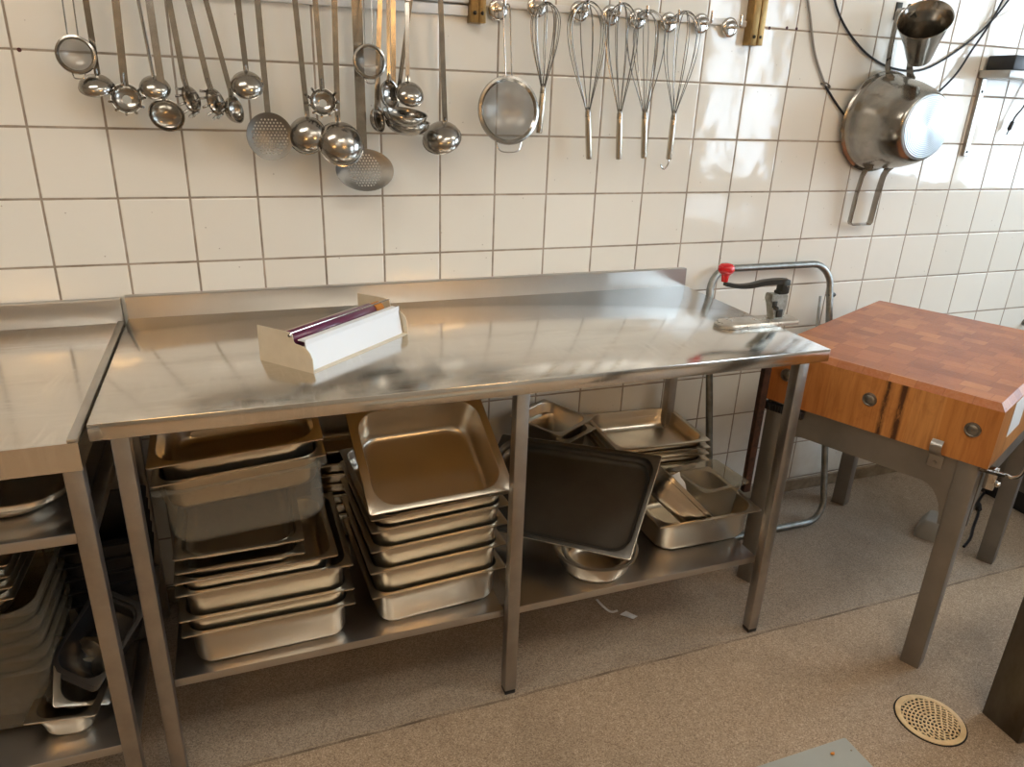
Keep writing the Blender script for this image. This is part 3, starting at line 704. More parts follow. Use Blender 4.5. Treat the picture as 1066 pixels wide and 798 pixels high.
# clip hook on the front, utensil hook on the right side
bm = bmesh.new(); strip(bm, smooth_path([(-.381, -.178, .594), (-.384, -.178, .612), (-.396, -.178, .622), (-.410, -.178, .634), (-.412, -.178, .648), (-.402, -.178, .660)], 4), .026, .002, (-1, 0, 0)); box(bm, (-.3805, -.195, .578), (-.3785, -.161, .612), .0005)
lathe(bm, [(.001, .004), (.004, .004), (.005, .002), (.005, 0)], (-1, 0, 0), (-.3805, -.178, .592), 10); obj('clip', bm, M['frame'], t)
bm = bmesh.new(); box(bm, (-.33, -.3035, .545), (-.305, -.279, .600), .002); tube(bm, smooth_path([(-.318, -.302, .59), (-.318, -.320, .592), (-.318, -.330, .590), (-.315, -.342, .597), (-.312, -.348, .614), (-.310, -.349, .640)], 5), .0042, 8); lathe(bm, [(.001, .010), (.006, .009), (.008, .004), (.008, 0)], (0, -1, 0), (-.318, -.304, .562), 12)
tube(bm, [(-.384, -.272, .612), (-.345, -.318, .60)], .005, 8); obj('hook', bm, M['chrome'], t)
bm = bmesh.new(); box(bm, (-hx-.006, .16, .590), (-hx+.012, .278, .612), .002)
for k in range(14): box(bm, (-hx-.009, .163+.0082*k, .592), (-hx-.005, .1665+.0082*k, .610), .001)
obj('rubber_strip', bm, M['black'], t)
bm = bmesh.new(); box(bm, (-.285, -hy-.0012, .672), (-.165, -hy-.0002, .762)); o = obj('paper_label', bm, M['paper'], t, 0)

# ------------------------------------------------------------------ right side, on the floor
t = thing('steel_cabinet', 'dark steel cabinet at the right edge behind the chopping block', 'cabinet', (3.06, -.42, 0), (0, 0, 0))
bm = bmesh.new(); box(bm, (0, -.36, .09), (.9, .36, .50), .004); obj('body', bm, M['appliance'], t)
bm = bmesh.new(); box(bm, (.03, -.33, 0), (.87, .33, .09), .002); obj('plinth', bm, M['black'], t)
bm = bmesh.new(); box(bm, (-.008, -.37, .50), (.9, .36, .52), .003); obj('top_plate', bm, M['appliance'], t)
t = thing('wall_valve', 'black pipe valve on the tiles right of the chopping block', 'valve', (3.404, 0.0, 0.609))
bm = bmesh.new(); lathe(bm, [(.014, 0), (.014, .004), (.008, .006), (.008, .05), (.013, .052), (.013, .075), (.001, .077)], (0, -1, 0), (0, 0, 0), 16, cap0=True); obj('valve_body', bm, M['bolt'], t)
bm = bmesh.new(); tube(bm, [(-.022, -.064, .0), (.03, -.064, .0)], .006, 8); tube(bm, [(-.018, -.064, 0), (-.019, -.064, -.032)], .0055, 8); lathe(bm, [(.001, -.012), (.012, -.012), (.014, 0), (.012, .012), (.001, .012)], (1, 0, 0), (-.02, -.064, .0), 12); obj('valve_handle', bm, M['iron'], t)

t = thing('foot_pedal', 'small grey wedge-shaped box on the floor behind the block leg', 'pedal', (2.639, -0.419, 0.0), (0, 0, math.radians(30)))
bm = bmesh.new(); loft(bm, [rrect(.13, .12, .012, .0), rrect(.13, .12, .012, .022), rrect(.10, .08, .012, .064), rrect(.09, .07, .01, .067)], True, True, True); obj('housing', bm, M['greyplastic'], t)
bm = bmesh.new(); box(bm, (-.06, -.062, .012), (.03, -.056, .022), .001); obj('slot', bm, M['black'], t)
P_ = [(2.662, -0.513, 0.0), (2.734, -0.48, 0.0), (2.807, -0.432, 0.0), (2.917, -0.364, 0.0), (2.978, -0.311, 0.0), (3.11, -0.243, 0.0), (3.235, -0.175, 0.0)]
bm = bmesh.new(); tube(bm, smooth_path([(p[0], p[1], .005) for p in P_], 6), .0048, 8)
o = obj('power_cord', bm, M['cable']); tag(o, 'black power cord with a lump, lying on the floor by the block legs', 'cord')
bm = bmesh.new(); a, b = V(P_[3]), V(P_[4]); d = (b-a).normalized(); lathe(bm, [(.004, -.025), (.011, -.02), (.012, 0), (.011, .02), (.004, .025)], d, (a+b)/2+V((0, 0, .012)), 10); obj('inline_switch', bm, M['black'], o)

# neighbouring bench whose post shows at the right edge, and the low grey bench at the bottom
t = thing('steel_bench', 'dark stained steel bench post at the right edge beside the floor drain', 'bench', (2.033, -1.115, 0), (0, 0, math.radians(-3)))
for x0, y0 in ((.012, -.10), (.012, -.95), (1.1, -.10), (1.1, -.95)):
    bm = bmesh.new(); box(bm, (x0, y0, 0), (x0+.11, y0+.10, .80), .003)
    if (x0, y0) == (.012, -.10):
        for v in bm.verts: v.co.y += .045-.0
        for v in bm.verts: pass
    obj('post', bm, M['stained'], t)
bm = bmesh.new(); box(bm, (0, -.98, .80), (1.25, .06, .84), .003); obj('bench_top', bm, M['steel'], t)

gx, gy = (1.213, -1.353)
t = thing('low_bench', 'light grey bench top corner at the bottom edge of the photo', 'bench', (gx, gy, 0))
bm = bmesh.new(); box(bm, (-.62, -.40, .47), (0, 0, .50), .003); obj('bench_top', bm, M['grey'], t)
for x0 in (-.60, -.05):
    for y0 in (-.38, -.05):
        bm = bmesh.new(); box(bm, (x0, y0, 0), (x0+.03, y0+.03, .47), .002); obj('leg', bm, M['frame'], t)
for px, s in (((1.17, -1.373, 0.5), .0035), ((1.202, -1.377, 0.5), .0016)):
    bm = bmesh.new(); bmesh.ops.create_icosphere(bm, subdivisions=2, radius=s)
    for v in bm.verts: v.co = V((v.co.x*(1+.3*math.sin(v.co.y*900)), v.co.y*.7, v.co.z*.5+s*.5))
    o = obj('crumb', bm, M['orange'] if s > .002 else M['darkpaint']); o.location = px; o.location.z = .5
    tag(o, 'yellowish crumb on the light grey bench top' if s > .002 else 'tiny dark crumb on the light grey bench top', 'crumb')

# floor drain
cx, cy = 1.902, -1.046
t = thing('floor_drain', 'round cream drain grate set in the floor', 'drain', (cx, cy, 0))
bm = bmesh.new(); lathe(bm, [(.001, .0008), (.072, .0008)], seg=40); obj('pit_shade', bm, M['hole'], t)  # flat dark disc on the floor, shade below the grate put in as colour
bm = bmesh.new(); lathe(bm, [(.082, .0003), (.082, .0012), (.0785, .0016)], seg=48); obj('gap_shade', bm, M['hole'], t)  # dark ring laid on the floor, painting the shade of a gap
bm = bmesh.new(); lathe(bm, [(.0785, .0), (.0785, .0035), (.077, .0045), (.066, .0042), (.0655, .002)], seg=64); obj('rim', bm, M['draincream'], t)
ex_, ey_ = [a-b for a, b in zip((1.907, -1.083), (cx, cy))]
bm = bmesh.new(); R0, NA = .0665, 140
def ringcell(r0, r1, a0, a1):
    P = [(ex_+r*math.cos(a), ey_+r*math.sin(a)) for r, a in ((r0, a0), (r1, a0), (r1, a1), (r0, a1))]
    if any(x*x+y*y > R0*R0 for x, y in P): return
    vs = [bm.verts.new((x, y, .0042)) for x, y in P]; bm.faces.new(vs)
    vb = [bm.verts.new((x, y, .0015)) for x, y in P]
    for i in range(4): bm.faces.new((vs[i], vb[i], vb[(i+1) % 4], vs[(i+1) % 4]))
k = 0; r = .004
while r < .125:
    for j in range(NA): ringcell(r, r+.0028, 2*PI*j/NA, 2*PI*(j+1)/NA)
    nb = max(4, int(2*PI*(r+.007)/.013))
    for b in range(nb):
        a = 2*PI*(b+.5*(k % 2))/nb; w = .0019/(r+.006)
        for q in range(2): ringcell(r+.0028+q*.0029, r+.0028+(q+1)*.0029, a-w, a+w)
    r += .0086; k += 1
obj('grate', bm, M['draincream'], t, 0)
P_ = [(1.316, -0.377, 0.0), (1.318, -0.418, 0.0), (1.331, -0.441, 0.0), (1.35, -0.447, 0.0)]
bm = bmesh.new(); sweep(bm, smooth_path([(p[0], p[1], .002+.004*(i % 2)) for i, p in enumerate(P_)], 5), rect(.001, .008), up=(0, 0, 1)); a = V((1.372, -0.472, 0.0))
vs = [bm.verts.new(a+V(d)) for d in ((-.022, .012, .002), (.0, .016, .007), (.024, -.012, .003), (.004, -.022, .006))]; bm.faces.new(vs)
vs2 = [bm.verts.new(a+V(d)) for d in ((-.020, .010, .0015), (.0, .014, .006), (.022, -.012, .002), (.004, -.021, .005))]; bm.faces.new(vs2[::-1])
for i in range(4): bm.faces.new((vs[i], vs2[i], vs2[(i+1) % 4], vs[(i+1) % 4]))
o = obj('paper_scrap', bm, M['paper'], smooth=0); tag(o, 'thin curl of white paper on the floor under the table front', 'paper')

# ------------------------------------------------------------------ utensil rails
t = thing('utensil_rail', 'white rail along the top of the tiles holding ladles and skimmers', 'rail', (.2, 0, 1.6))
bm = bmesh.new(); box(bm, (-.9, -.014, -.022), (.803, 0, .002), .003); box(bm, (-.9, -.020, .006), (.803, 0, .040), .004); obj('profile', bm, M['white'], t)
bm = bmesh.new(); tube(bm, [(-.9, -.058, .075), (.80, -.058, .075)], .006, 10)
for x in (-.6, -.1, .35, .78): tube(bm, [(x, 0, .075), (x, -.058, .075)], .005, 8)
obj('rod', bm, M['chrome'], t)
t = thing('hook_rail', 'thin white rail with round chrome hooks right of the ladles', 'rail', (1.45, 0, 1.612))
bm = bmesh.new(); box(bm, (-.408, -.010, -.008), (.388, 0, .009), .003); obj('bar', bm, M['white'], t)
for x0, x1, z0, n in ((1.003, 1.042, 1.563, 'bronze-coloured bracket between the ladle rail and the hook rail'), (1.838, 1.881, 1.557, 'bronze-coloured bracket at the right end of the hook rail')):
    t = thing('rail_bracket', n, 'bracket', ((x0+x1)/2, 0, z0), group='rail brackets'); h = (x1-x0)/2
    bm = bmesh.new(); box(bm, (-h, -.034, 0), (h, 0, .20), .002); box(bm, (h*.1, -.037, 0), (h*.98, -.0335, .20), .001); obj('plate', bm, M['brass'], t)
    for xx in (-h*.45, h*.5):
        bm = bmesh.new(); lathe(bm, [(.001, .006), (.003, .005), (.0048, .002), (.0048, 0)], (0, -1, 0), (xx, -.0345, .022), 12); obj('screw', bm, M['iron'], t)
hooks = [(1.081, 1.598, 'first round chrome hook from the left, carrying the big round sieve'), (1.186, 1.612, 'round chrome hook carrying the leftmost whisk'), (1.307, 1.609, 'round chrome hook carrying the second whisk from the left'),
         (1.399, 1.606, 'round chrome hook carrying the middle whisk'), (1.481, 1.603, 'round chrome hook carrying the second whisk from the right'), (1.579, 1.600, 'round chrome hook carrying the rightmost whisk'), (1.683, 1.604, 'empty round chrome hook next to the rightmost whisk'), (1.779, 1.600, 'empty round chrome hook nearest the right bracket')]
t0 = None
for x, z, lab in hooks:
    if t0 is None:
        t0 = thing('round_hook', lab, 'hook', (x, -.0105, z), (0, 0, 0), 'round chrome hooks')
        bm = bmesh.new(); lathe(bm, [(.001, .007), (.018, .0075), (.0235, .006), (.026, .003), (.026, 0)], (0, -1, 0), (0, 0, 0), 32, cap1=True); obj('disc', bm, M['chrome'], t0)
        bm = bmesh.new(); tube(bm, smooth_path([(0, -.007, 0), (0, -.030, -.002), (0, -.044, -.001), (0, -.050, .006), (0, -.050, .028)], 5), .0042, 10); obj('peg', bm, M['chrome'], t0)
    else: dup(t0, lab, (x, -.0105, z))

# ------------------------------------------------------------------ hanging utensils
ZROD = 1.675
def hang(top, bot, yb, z1=ZROD+.012):
    """points of a handle that hangs from the rod: top / bot are points on it, the line is carried on up to the rod"""
    a, b = V(top), V(bot); d = (a-b); a2 = b+d*((z1-.02-b.z)/d.z); a2.y = -.058-.0095
    return a2, b
def hook_end(p): return [p+V((0, 0, 0)), p+V((0, .001, .018)), p+V((0, .0095, .0275)), p+V((0, .018, .018)), p+V((0, .019, .004))]
U = 'ladles and skimmers hanging from the rail'
def ladle(label, c, top, r, n, w=.011, th=.0022, depth=.62, mat='utensil', rnd=False, oval=1, ornate=False, name='ladle', yo=-.075):
    r *= 1.13; n = V(n).normalized(); c = V(c)
    t = thing(name, label, 'ladle', c, group=U)
    rc = n*(r*depth*.45)
    bm = bmesh.new()
    prof = [(r*math.sin(a), -r*depth*math.cos(a)) for a in [PI/2*k/9 for k in range(10)]]; prof[0] = (.0006, prof[0][1])
    prof += [(r*1.035, .0005), (r*1.03, .0014), (r-.0012, .001)]+[((r-.0012)*math.sin(a), -(r*depth-.0012)*math.cos(a)) for a in [PI/2*k/9 for k in range(8, 0, -1)]]+[(.0006, -r*depth+.0012)]
    lathe(bm, prof, n, rc, 32, sx=oval)
    obj('bowl', bm, M[mat], t)
    u = V((0, 0, 1))-n*n.z; u.normalize(); att = rc+u*(r*.98)
    tp, _ = hang(V(top)-c, V((0, 0, 0)), 0, ZROD+.012-c.z); tp.y = -.0675-c.y
    d = (tp-att).normalized()
    low = att-u*(r*.30)-n*(r*depth*.55)
    p = [att-n*.002+V((0, -.0006, -.004)), att+d*.012, att+d*.03]+[att+(tp-att)*k for k in (.3, .5, .75, 1)]
    pts = smooth_path(p, 4)+hook_end(tp)[1:]
    bm = bmesh.new()
    if rnd: tube(bm, pts, w/2, 8)
    else:
        sc_ = [1.0]*len(pts); strip(bm, pts, w, th)
        k0 = att-d*.006
        lathe(bm, [(.001, -.004), (w*.75, -.003), (w*.62, .006), (w*.5, .016)], d, att+V((0, -.0004, 0)), 12, sy=.35)
    h = obj('handle', bm, M['chrome' if rnd else 'utensil'], t)
    if ornate:
        o0 = att+(tp-att)*ornate
        bm = bmesh.new(); tube(bm, [o0+V((.004, -.004, .03)), o0+V((.007, -.006, .015)), o0+V((.005, -.006, 0)), o0+V((-.004, -.005, -.004)), o0+V((-.007, -.005, .012)), o0+V((-.004, -.004, .03))], .0032, 8); obj('handle_collar', bm, M['chrome'], h)
    return t
CV = (0.05, .8, -.62)    # bowl seen from outside, mouth towards the wall
ladle('small dark ladle beside the leftmost round strainer', (0.157, -0.075, 1.392), (0.161, -0.065, 1.55), .030, (.05, .55, -.8), w=.012, ornate=.62)
ladle('small ladle with a thin round handle, just right of the first spaghetti server', (0.273, -0.085, 1.391), (0.262, -0.065, 1.557), .027, (-.05, .75, -.65), w=.008, rnd=True, ornate=.95)
ladle('deep ladle with a wide rim, lowest of the left group of utensils', (0.29, -0.07, 1.334), (0.284, -0.06, 1.559), .032, (-.12, -.93, -.35), w=.015, depth=.55)
ladle('small ladle turned sideways below the two side-on spaghetti servers', (0.425, -0.07, 1.344), (0.392, -0.065, 1.566), .026, (.75, -.45, .2), w=.011, depth=.8)
ladle('small ladle hanging left of the first flat skimmer', (0.463, -0.08, 1.404), (0.459, -0.066, 1.571), .031, (.05, .80, -.6), w=.012)
ladle('round ladle just right of the first flat skimmer', (0.586, -0.078, 1.297), (0.579, -0.066, 1.579), .039, (.25, .85, -.35), w=.012)
ladle('large ladle overlapping the big oval skimmer', (0.666, -0.1, 1.282), (0.669, -0.072, 1.585), .047, (-.08, .88, -.4), w=.013, depth=.7)
ladle('small ladle turned to the right, left of the two stacked bowls', (0.753, -0.07, 1.331), (0.772, -0.06, 1.594), .026, (.72, -.55, .15), w=.011, oval=1)
ladle('small ladle with a hooked thin handle beside the small fine strainer', (0.78, -0.085, 1.39), (0.789, -0.067, 1.594), .028, (.62, -.72, .1), w=.008)
ladle('wide-mouthed ladle bowl hanging above another bowl, mouth up', (0.814, -0.115, 1.336), (0.806, -0.07, 1.595), .047, (.08, -.22, 1), w=.012, depth=.62)
ladle('dark wide ladle bowl underneath the other mouth-up bowl', (0.825, -0.095, 1.316), (0.85, -0.06, 1.599), .048, (.05, -.12, 1), w=.010, depth=.62)
ladle('small shiny ladle in front of the two mouth-up bowls', (0.824, -0.14, 1.397), (0.833, -0.075, 1.597), .029, (.0, .8, -.6), w=.010, ornate=.72)
ladle('ladle hanging alone at the right end of the ladle rail', (0.914, -0.08, 1.301), (0.914, -0.066, 1.603), .043, (.35, .62, -.7), w=.013, depth=.7)

def skimmer(label, c, top, r, oval, w, tilt):
    t = thing('skimmer', label, 'skimmer', c, group=U); c = V(c)
    n = V(tilt).normalized()
    bm = bmesh.new()
    prof = [(.0006, -.006), (r*.5, -.0045), (r*.85, -.001), (r*.97, .0015), (r, .002), (r, .003), (r*.97, .0028), (r*.85, .0004), (r*.5, -.0033), (.0006, -.0048)]
    lathe(bm, prof, (0, 0, 1), (0, 0, 0), 48, sx=oval)
    d = obj('disc', bm, M['perf'], t); d.matrix_local = frame_of(n).to_4x4()
    u = V((0, 0, 1))-n*n.z; u.normalize(); att = u*(r*.9)-n*.002
    tp, _ = hang(V(top)-c, V((0, 0, 0)), 0, ZROD+.012-c.z); tp.y = -.0675-c.y
    dd = (tp-att).normalized()
    pts = [att, att+dd*.02]+[att+(tp-att)*k for k in (.3, .6, 1)]+hook_end(tp)[1:]
    bm = bmesh.new(); strip(bm, pts, w, .0022); obj('handle', bm, M['utensil'], t); return t
skimmer('flat round skimmer with rows of holes, left of the two skimmers', (0.504, -0.075, 1.289), (0.501, -0.066, 1.574), .053, 1.0, .013, (.08, -1, .12))
skimmer('big oval skimmer with a wide handle, lowest hanging utensil', (0.724, -0.062, 1.212), (0.719, -0.058, 1.59), .052, 1.42, .024, (.12, -.95, .3))

def server(label, c, top, r, n, w=.012):
    t = thing('spaghetti_server', label, 'spaghetti server', c, group=U); c = V(c); n = V(n).normalized()
    bm = bmesh.new()
    A_ = [.32+(.5*PI-.32)*k/7 for k in range(8)]
    prof = [(r*math.sin(a), -r*.6*math.cos(a)) for a in A_]+[((r-.0015)*math.sin(a), -(r*.6-.0015)*math.cos(a)) for a in A_[::-1]]; prof.append(prof[0])
    lathe(bm, prof, n, (0, 0, 0), 30); obj('bowl', bm, M['utensil'], t)
    F = frame_of(n)
    u = V((0, 0, 1))-n*n.z; u.normalize()
    for k in range(11):
        a = 2*PI*k/11; dirv = F @ V((math.cos(a), math.sin(a), 0))
        if dirv.dot(u) > .86: continue
        p0 = dirv*(r*.97); bm = bmesh.new()
        tube(bm, smooth_path([p0-n*.004, p0+n*.006+dirv*.002, p0+n*.013+dirv*.006], 3), .0028, 8, scale=None)
        obj('prong', bm, M['utensil'], t)
    att = u*(r*.95)
    tp, _ = hang(V(top)-c, V((0, 0, 0)), 0, ZROD+.012-c.z); tp.y = -.0675-c.y
    dd = (tp-att).normalized()
    pts = [att-u*.004-n*.002, att+dd*.018]+[att+(tp-att)*k for k in (.3, .6, 1)]+hook_end(tp)[1:]
    bm = bmesh.new(); strip(bm, pts, w, .0022)
    lathe(bm, [(.001, -.006), (w*.8, -.004), (w*.62, .010), (w*.5, .022)], dd, att, 12, sy=.3)
    obj('handle', bm, M['utensil'], t); return t
server('spaghetti server facing the room, left of the thin-handled ladle', (0.214, -0.08, 1.363), (0.22, -0.066, 1.554), .031, (.1, -.95, .2), .015)
server('side-on spaghetti server, left of the side-on pair', (0.34, -0.075, 1.364), (0.323, -0.062, 1.562), .030, (-.8, -.5, -.25))
server('side-on spaghetti server, right of the side-on pair', (0.39, -0.08, 1.361), (0.36, -0.066, 1.564), .030, (-.8, -.5, -.25))
server('spaghetti server hanging alone between two ladles right of the first skimmer', (0.629, -0.075, 1.368), (0.625, -0.066, 1.583), .031, (-.1, -.95, .2), .012)

def sieve(label, c, tops, r, dep, wire, hk=None, name='strainer', band=.007, loopw=.5):
    t = thing(name, label, 'strainer', c); c = V(c); n = V((.04, -1, .1)).normalized()
    bm = bmesh.new(); lathe(bm, [(r-band, -.002), (r-band*.5, .003), (r, .002), (r+.0012, -.004), (r-.001, -.010), (r-band*.6, -.006), (r-band, -.002)], n, (0, 0, 0), 48); obj('rim', bm, M['utensil'], t)
    bm = bmesh.new(); prof = [((r-band*.8)*math.sin(a), -.004-dep*math.cos(a)) for a in [PI/2*k/8 for k in range(9)]]; prof[0] = (.0004, prof[0][1]); lathe(bm, prof, n, (0, 0, 0), 40); obj('mesh_bowl', bm, M['mesh'], t)
    u = (V((0, 0, 1))-n*n.z).normalized(); s = n.cross(u).normalized()
    tp = [V(p)-c for p in tops]
    if tp[0].x > tp[1].x: tp = tp[::-1]
    sx = (tp[1]-tp[0]).length/2
    sgn = 1 if s.x > 0 else -1
    a0 = u*math.sqrt(max(r*r-sx*sx, 1e-6))-s*sgn*sx-n*.002; a1 = u*math.sqrt(max(r*r-sx*sx, 1e-6))+s*sgn*sx-n*.002
    bm = bmesh.new()
    if hk is None:
        m0 = a0+(tp[0]-a0)*((ZROD-c.z)/(tp[0]-a0).z if False else 1.0); e0 = V((tp[0].x, -.068-c.y, ZROD-c.z-.008)); e1 = V((tp[1].x, -.068-c.y, ZROD-c.z-.008)); k = V((0, 0, .018))
        mid = (e0+e1)/2+V((0, .01, .02))
        pts = smooth_path([a0, a0+(e0-a0)*.08, (a0+e0)/2, e0, mid, e1, (a1+e1)/2, a1+(e1-a1)*.08, a1], 5)
    else:
        e0, e1 = tp; mid = (e0+e1)/2+V((0, 0, .010))
        pts = smooth_path([a0, a0+(e0-a0)*.08, (a0+e0)/2, e0, mid, e1, (a1+e1)/2, a1+(e1-a1)*.08, a1], 5)
    tube(bm, pts, wire, 8); obj('wire_handle', bm, M['wire'], t)
    lw_ = r*loopw; bm = bmesh.new(); b0 = -u*math.sqrt(r*r-lw_*lw_)
    tube(bm, smooth_path([b0-s*lw_-n*.003, b0-s*lw_*.95-u*r*.10-n*.003, b0-s*lw_*.7-u*r*.28, b0-u*r*.32, b0+s*lw_*.7-u*r*.28, b0+s*lw_*.95-u*r*.10-n*.003, b0+s*lw_-n*.003], 4), wire, 8); obj('rest_loop', bm, M['chrome'], t)
    return t
sieve('leftmost small round fine-mesh strainer with a double wire handle', (0.131, -0.085, 1.445), ((0.124, -0.075, 1.546), (0.143, -0.075, 1.548)), .037, .022, .0014, loopw=.32)
sieve('small round fine-mesh strainer in the middle of the ladle rail', (0.733, -0.13, 1.459), ((0.735, -0.08, 1.589), (0.753, -0.08, 1.59)), .037, .022, .0014, loopw=.32)
sieve('big round sieve hanging left of the whisks', (1.095, -0.08, 1.362), ((1.078, -0.062, 1.596), (1.095, -0.062, 1.597)), .083, .05, .0017, hk=1, name='sieve', band=.012, loopw=.42)

def whisk(label, hb, ht, bt, R, nl=5, hook=False, ph=0.0):
    hb, ht, bt = V(hb), V(ht), V(bt); ax = (hb-ht).normalized(); Lh = (hb-ht).length; Lb = (bt-ht).length
    t = thing('whisk', label, 'whisk', ht, group='whisks on the hook rail')
    bm = bmesh.new(); lathe(bm, [(.001, -.002), (.0065, -.002), (.0082, .003), (.0086, .02), (.0086, Lh-.006), (.0078, Lh-.001), (.001, Lh)], ax, (0, 0, 0), 18); h = obj('handle', bm, M['handle'], t)
    up = (bt-ht).normalized(); F = frame_of(up)
    for k in range(nl):
        a = PI*(k+.5)/nl+ph; d = F @ V((math.cos(a), math.sin(a), 0)); Rk = R*(1-.06*(k % 3)); Lk = Lb*(1-.012*(k % 3)); h1 = []
        for i in range(12):
            s = i/11*.80; h1.append((Rk*math.sin(PI/2*s/.80)**1.35+.003*(1-s), Lk*s))
        for i in range(1, 8):
            q = PI/2*i/7; h1.append((Rk*math.cos(q), Lk*(.80+.20*math.sin(q))))
        pts = [d*r+up*z for r, z in h1]+[-d*r+up*z for r, z in h1[:-1][::-1]]
        bm = bmesh.new(); tube(bm, pts, .0012, 6); obj('wire_loop', bm, M['wire'], t)
    bm = bmesh.new(); lathe(bm, [(.0085, -.001), (.0075, .012), (.005, .022), (.001, .024)], up, (0, 0, 0), 16); obj('ferrule', bm, M['utensil'], h)
    if hook:
        e = ax*Lh; bm = bmesh.new(); tube(bm, smooth_path([e-ax*.004, e+ax*.008, e+ax*.018+V((-.004, 0, 0)), e+ax*.026+V((-.012, 0, 0)), e+ax*.020+V((-.022, 0, 0)), e+ax*.012+V((-.023, 0, 0))], 4), .0022, 8); obj('end_hook', bm, M['chrome'], h)
    return t
whisk('short whisk, leftmost of the five whisks', (1.186, -0.066, 1.307), (1.192, -0.066, 1.407), (1.191, -0.064, 1.619), .040, 5)
whisk('slim balloon whisk, second of the five from the left', (1.339, -0.066, 1.242), (1.327, -0.066, 1.353), (1.3, -0.064, 1.629), .052, 5, ph=.2)
whisk('whisk in the middle of the five', (1.431, -0.066, 1.242), (1.423, -0.066, 1.351), (1.404, -0.064, 1.632), .045, 5, ph=.1)
whisk('wide balloon whisk, second of the five from the right', (1.508, -0.07, 1.246), (1.499, -0.07, 1.353), (1.474, -0.068, 1.62), .054, 5, ph=.3)
whisk('rightmost whisk, with a small hook at its handle end', (1.593, -0.066, 1.243), (1.594, -0.066, 1.352), (1.594, -0.064, 1.626), .050, 5, hook=True)

# ------------------------------------------------------------------ pot and cup on the right
px_, pz_ = 2.395, 1.360
t = thing('cooking_pot', 'steel pot with long strip handles hanging bottom-out on the tiles', 'pot', (px_, -.018, pz_), (math.radians(2), 0, 0))
bm = bmesh.new()
prof = [(.152, 0), (.1545, .003), (.152, .006), (.146, .010), (.144, .028), (.1395, .034), (.135, .075), (.126, .115), (.114, .150), (.1035, .172), (.097, .182), (.0945, .1835), (.092, .1805), (.100, .170), (.111, .148), (.123, .113), (.132, .075), (.1365, .034), (.141, .028), (.143, .008), (.152, 0)]
lathe(bm, prof, (0, -1, 0), (0, 0, 0), 64); obj('body', bm, M['utensil'], t)
bm = bmesh.new(); lathe(bm, [(.0005, 0), (.088, 0), (.090, -.001), (.094, -.003), (.0955, -.007), (.092, -.010), (.0005, -.010)], (0, 0, 1), (0, 0, 0), 64)
d = obj('base_disc', bm, M['ringbase'], t); d.location = (0, -.189, 0); d.rotation_euler = (PI/2, 0, 0)
for sg in (1, -1):
    bm = bmesh.new()
    w_ = .045
    pts = [(-w_+.004, -.055, sg*.128), (-w_, -.036, sg*.142), (-w_, -.026, sg*.165), (-w_, -.02, sg*.22), (-w_, -.018, sg*.318), (-w_+.006, -.018, sg*.325)]
    pts = pts+[(-x, y, z) for x, y, z in pts[::-1]]
    sweep(bm, pts, rect(.022, .003), up=(0, -1, 0))
    obj('handle', bm, M['utensil'], t)
t = thing('wall_hook', 'dark wall hook at the top holding the pot handle', 'hook', (px_, 0, pz_+.318))
bm = bmesh.new(); box(bm, (-.012, -.004, -.02), (.012, 0, .03), .001); tube(bm, smooth_path([(0, -.003, 0), (0, -.03, -.004), (0, -.045, 0), (0, -.05, .02)], 4), .004, 8); obj('hook_body', bm, M['iron'], t)
cb, ct = V((2.401, -0.115, 1.546)), V((2.314, -0.185, 1.643)); ax_ = (ct-cb); Lc = ax_.length; ax_.normalize()
t = thing('steel_cup', 'conical steel cup hanging mouth-up in front of the pot handle', 'cup', cb)
bm = bmesh.new(); lathe(bm, [(.0005, 0), (.030, 0), (.034, .003), (.050, Lc*.5), (.070, Lc-.002), (.0735, Lc), (.0725, Lc+.0015), (.0685, Lc-.002), (.0485, Lc*.5), (.032, .005), (.0005, .003)], ax_, (0, 0, 0), 48); obj('cone', bm, M['utensil'], t)
bm = bmesh.new(); q = V((.02, .62, .4)).normalized(); p0 = ax_*Lc+V((.02, .055, .02)); tube(bm, smooth_path([p0+V((0, -.004, -.01)), p0+V((0, .012, .012)), p0+V((0, .030, .026)), p0+V((0, .036, .01))], 4), .003, 8); obj('hanger', bm, M['iron'], t)

# cables on the tiles
def cable(label, pts, r, mats, cut=None):
    pts = smooth_path(pts, 6); bm = bmesh.new(); tube(bm, pts, r, 8)
    o = obj('cable', bm, M[mats]); return tag(o, label, 'cable', 'cables on the tiles')
c1 = [(2.02, -0.006, 1.737), (2.057, -0.006, 1.652), (2.099, -0.006, 1.551), (2.161, -0.006, 1.461)]
c2 = [(2.161, -0.006, 1.461), (2.215, -0.006, 1.413), (2.282, -0.006, 1.361), (2.361, -0.006, 1.306)]
cable('grey cable coming down the tiles to a clip left of the pot', c1, .0035, 'greycable')
cable('black cable running from the clip behind the pot', c2, .0033, 'cable')
cable('black cable sagging across the tiles from the top to the pot handle and up again', [(2.113, -0.006, 1.744), (2.156, -0.006, 1.671), (2.221, -0.006, 1.608), (2.312, -0.006, 1.553), (2.42, -0.006, 1.522), (2.55, -0.006, 1.525), (2.687, -0.006, 1.595), (2.794, -0.006, 1.681), (2.864, -0.006, 1.77)], .0033, 'cable')
cable('black cable running down from the top right to behind the pot base', [(2.83, -0.012, 1.788), (2.786, -0.013, 1.68), (2.732, -0.012, 1.591), (2.688, -0.013, 1.519), (2.625, -0.012, 1.455), (2.556, -0.012, 1.391)], .0033, 'cable')
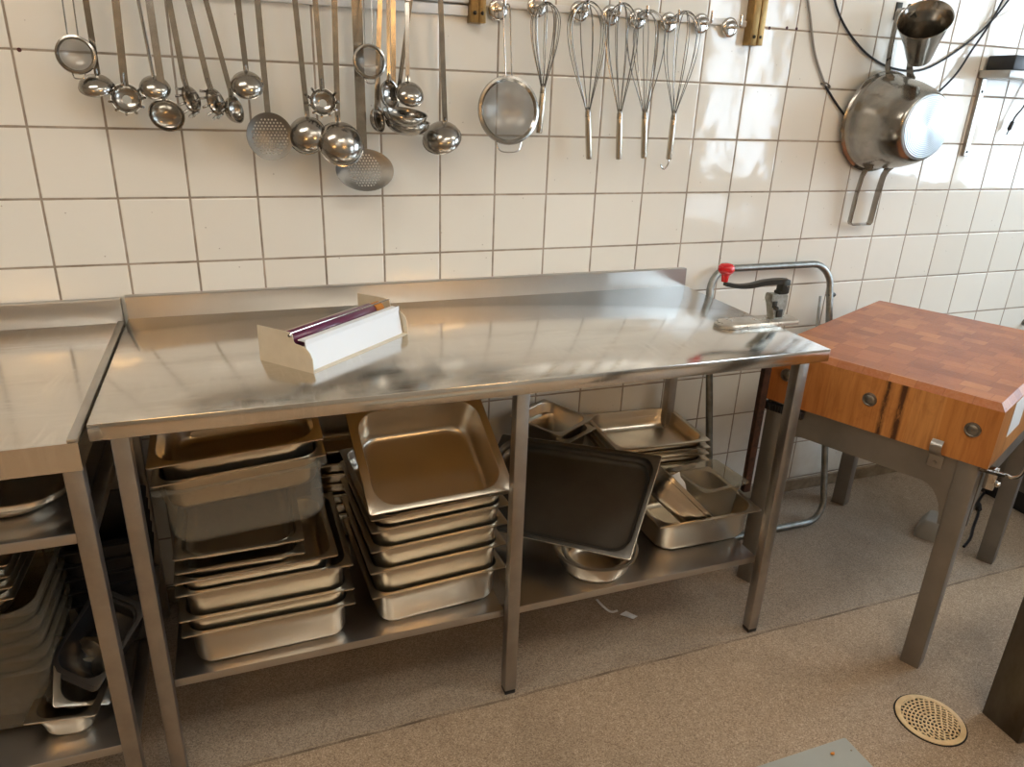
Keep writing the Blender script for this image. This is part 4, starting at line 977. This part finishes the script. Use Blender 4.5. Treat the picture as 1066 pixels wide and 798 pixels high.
bm = bmesh.new(); tube(bm, [(-.020, 0, .002), (-.008, -.011, .005), (.006, -.011, -.001), (.018, 0, -.006)], .0022, 8); lathe(bm, [(.001, .003), (.004, .002), (.005, 0)], (0, -1, 0), (.018, 0, -.006), 8)
o = obj('cable_clip', bm, M['bolt']); o.location = (2.165, -0.001, 1.464); tag(o, 'small cable clip on the tiles left of the pot', 'clip')

# wall shelf at the right edge
sx0, sz0 = 2.80, 1.527
t = thing('wall_shelf', 'small steel wall shelf at the upper right edge on a strut', 'shelf', (sx0, 0, sz0))
bm = bmesh.new(); box(bm, (0, -.115, -.018), (.5, 0, .006), .002); obj('shelf_board', bm, M['steel'], t)
bm = bmesh.new(); box(bm, (.012, -.014, -.27), (.034, 0, -.018), .002); obj('strut', bm, M['frame'], t, 0)
for zz in (-.255, -.06):
    bm = bmesh.new(); lathe(bm, [(.001, .003), (.004, .002), (.005, 0)], (0, -1, 0), (.023, -.014, zz), 10); obj('screw', bm, M['iron'], t)
t = thing('black_box', 'black box standing on the wall shelf at the right edge', 'box', (sx0+.02, -.06, sz0+.006))
bm = bmesh.new(); box(bm, (-.004, -.048, 0), (.16, .05, .045), .004); obj('case', bm, M['black'], t)
bm = bmesh.new(); tube(bm, smooth_path([(.155, -.05, .03), (.06, -.056, .04), (.035, -.058, .09), (.08, -.04, .15), (.16, -.02, .2)], 6), .0035, 8); obj('lead', bm, M['cable'], t)
p0 = V((2.998, -0.02, 1.374)); bm = bmesh.new()
tube(bm, smooth_path([p0+V((.085, 0, .26)), p0+V((.07, -.006, .16)), p0+V((.03, -.006, .06)), p0+V((.008, 0, .02)), p0], 6), .0028, 8)
o = obj('charger_cable', bm, M['cable']); tag(o, 'thin black cable hanging under the wall shelf with a plug at its end', 'cable')
bm = bmesh.new(); dv = V((-.30, 0, -1)).normalized(); lathe(bm, [(.003, -.004), (.0065, 0), (.007, .024), (.004, .028), (.0022, .029), (.0022, .044), (.0005, .045)], dv, p0, 12); obj('plug', bm, M['black'], o)

sc = bpy.context.scene
sc.view_settings.view_transform = 'Standard'; sc.view_settings.look = 'None'
sc.view_settings.exposure = EXPOSURE; sc.view_settings.gamma = 1; sc.view_settings.use_curve_mapping = False
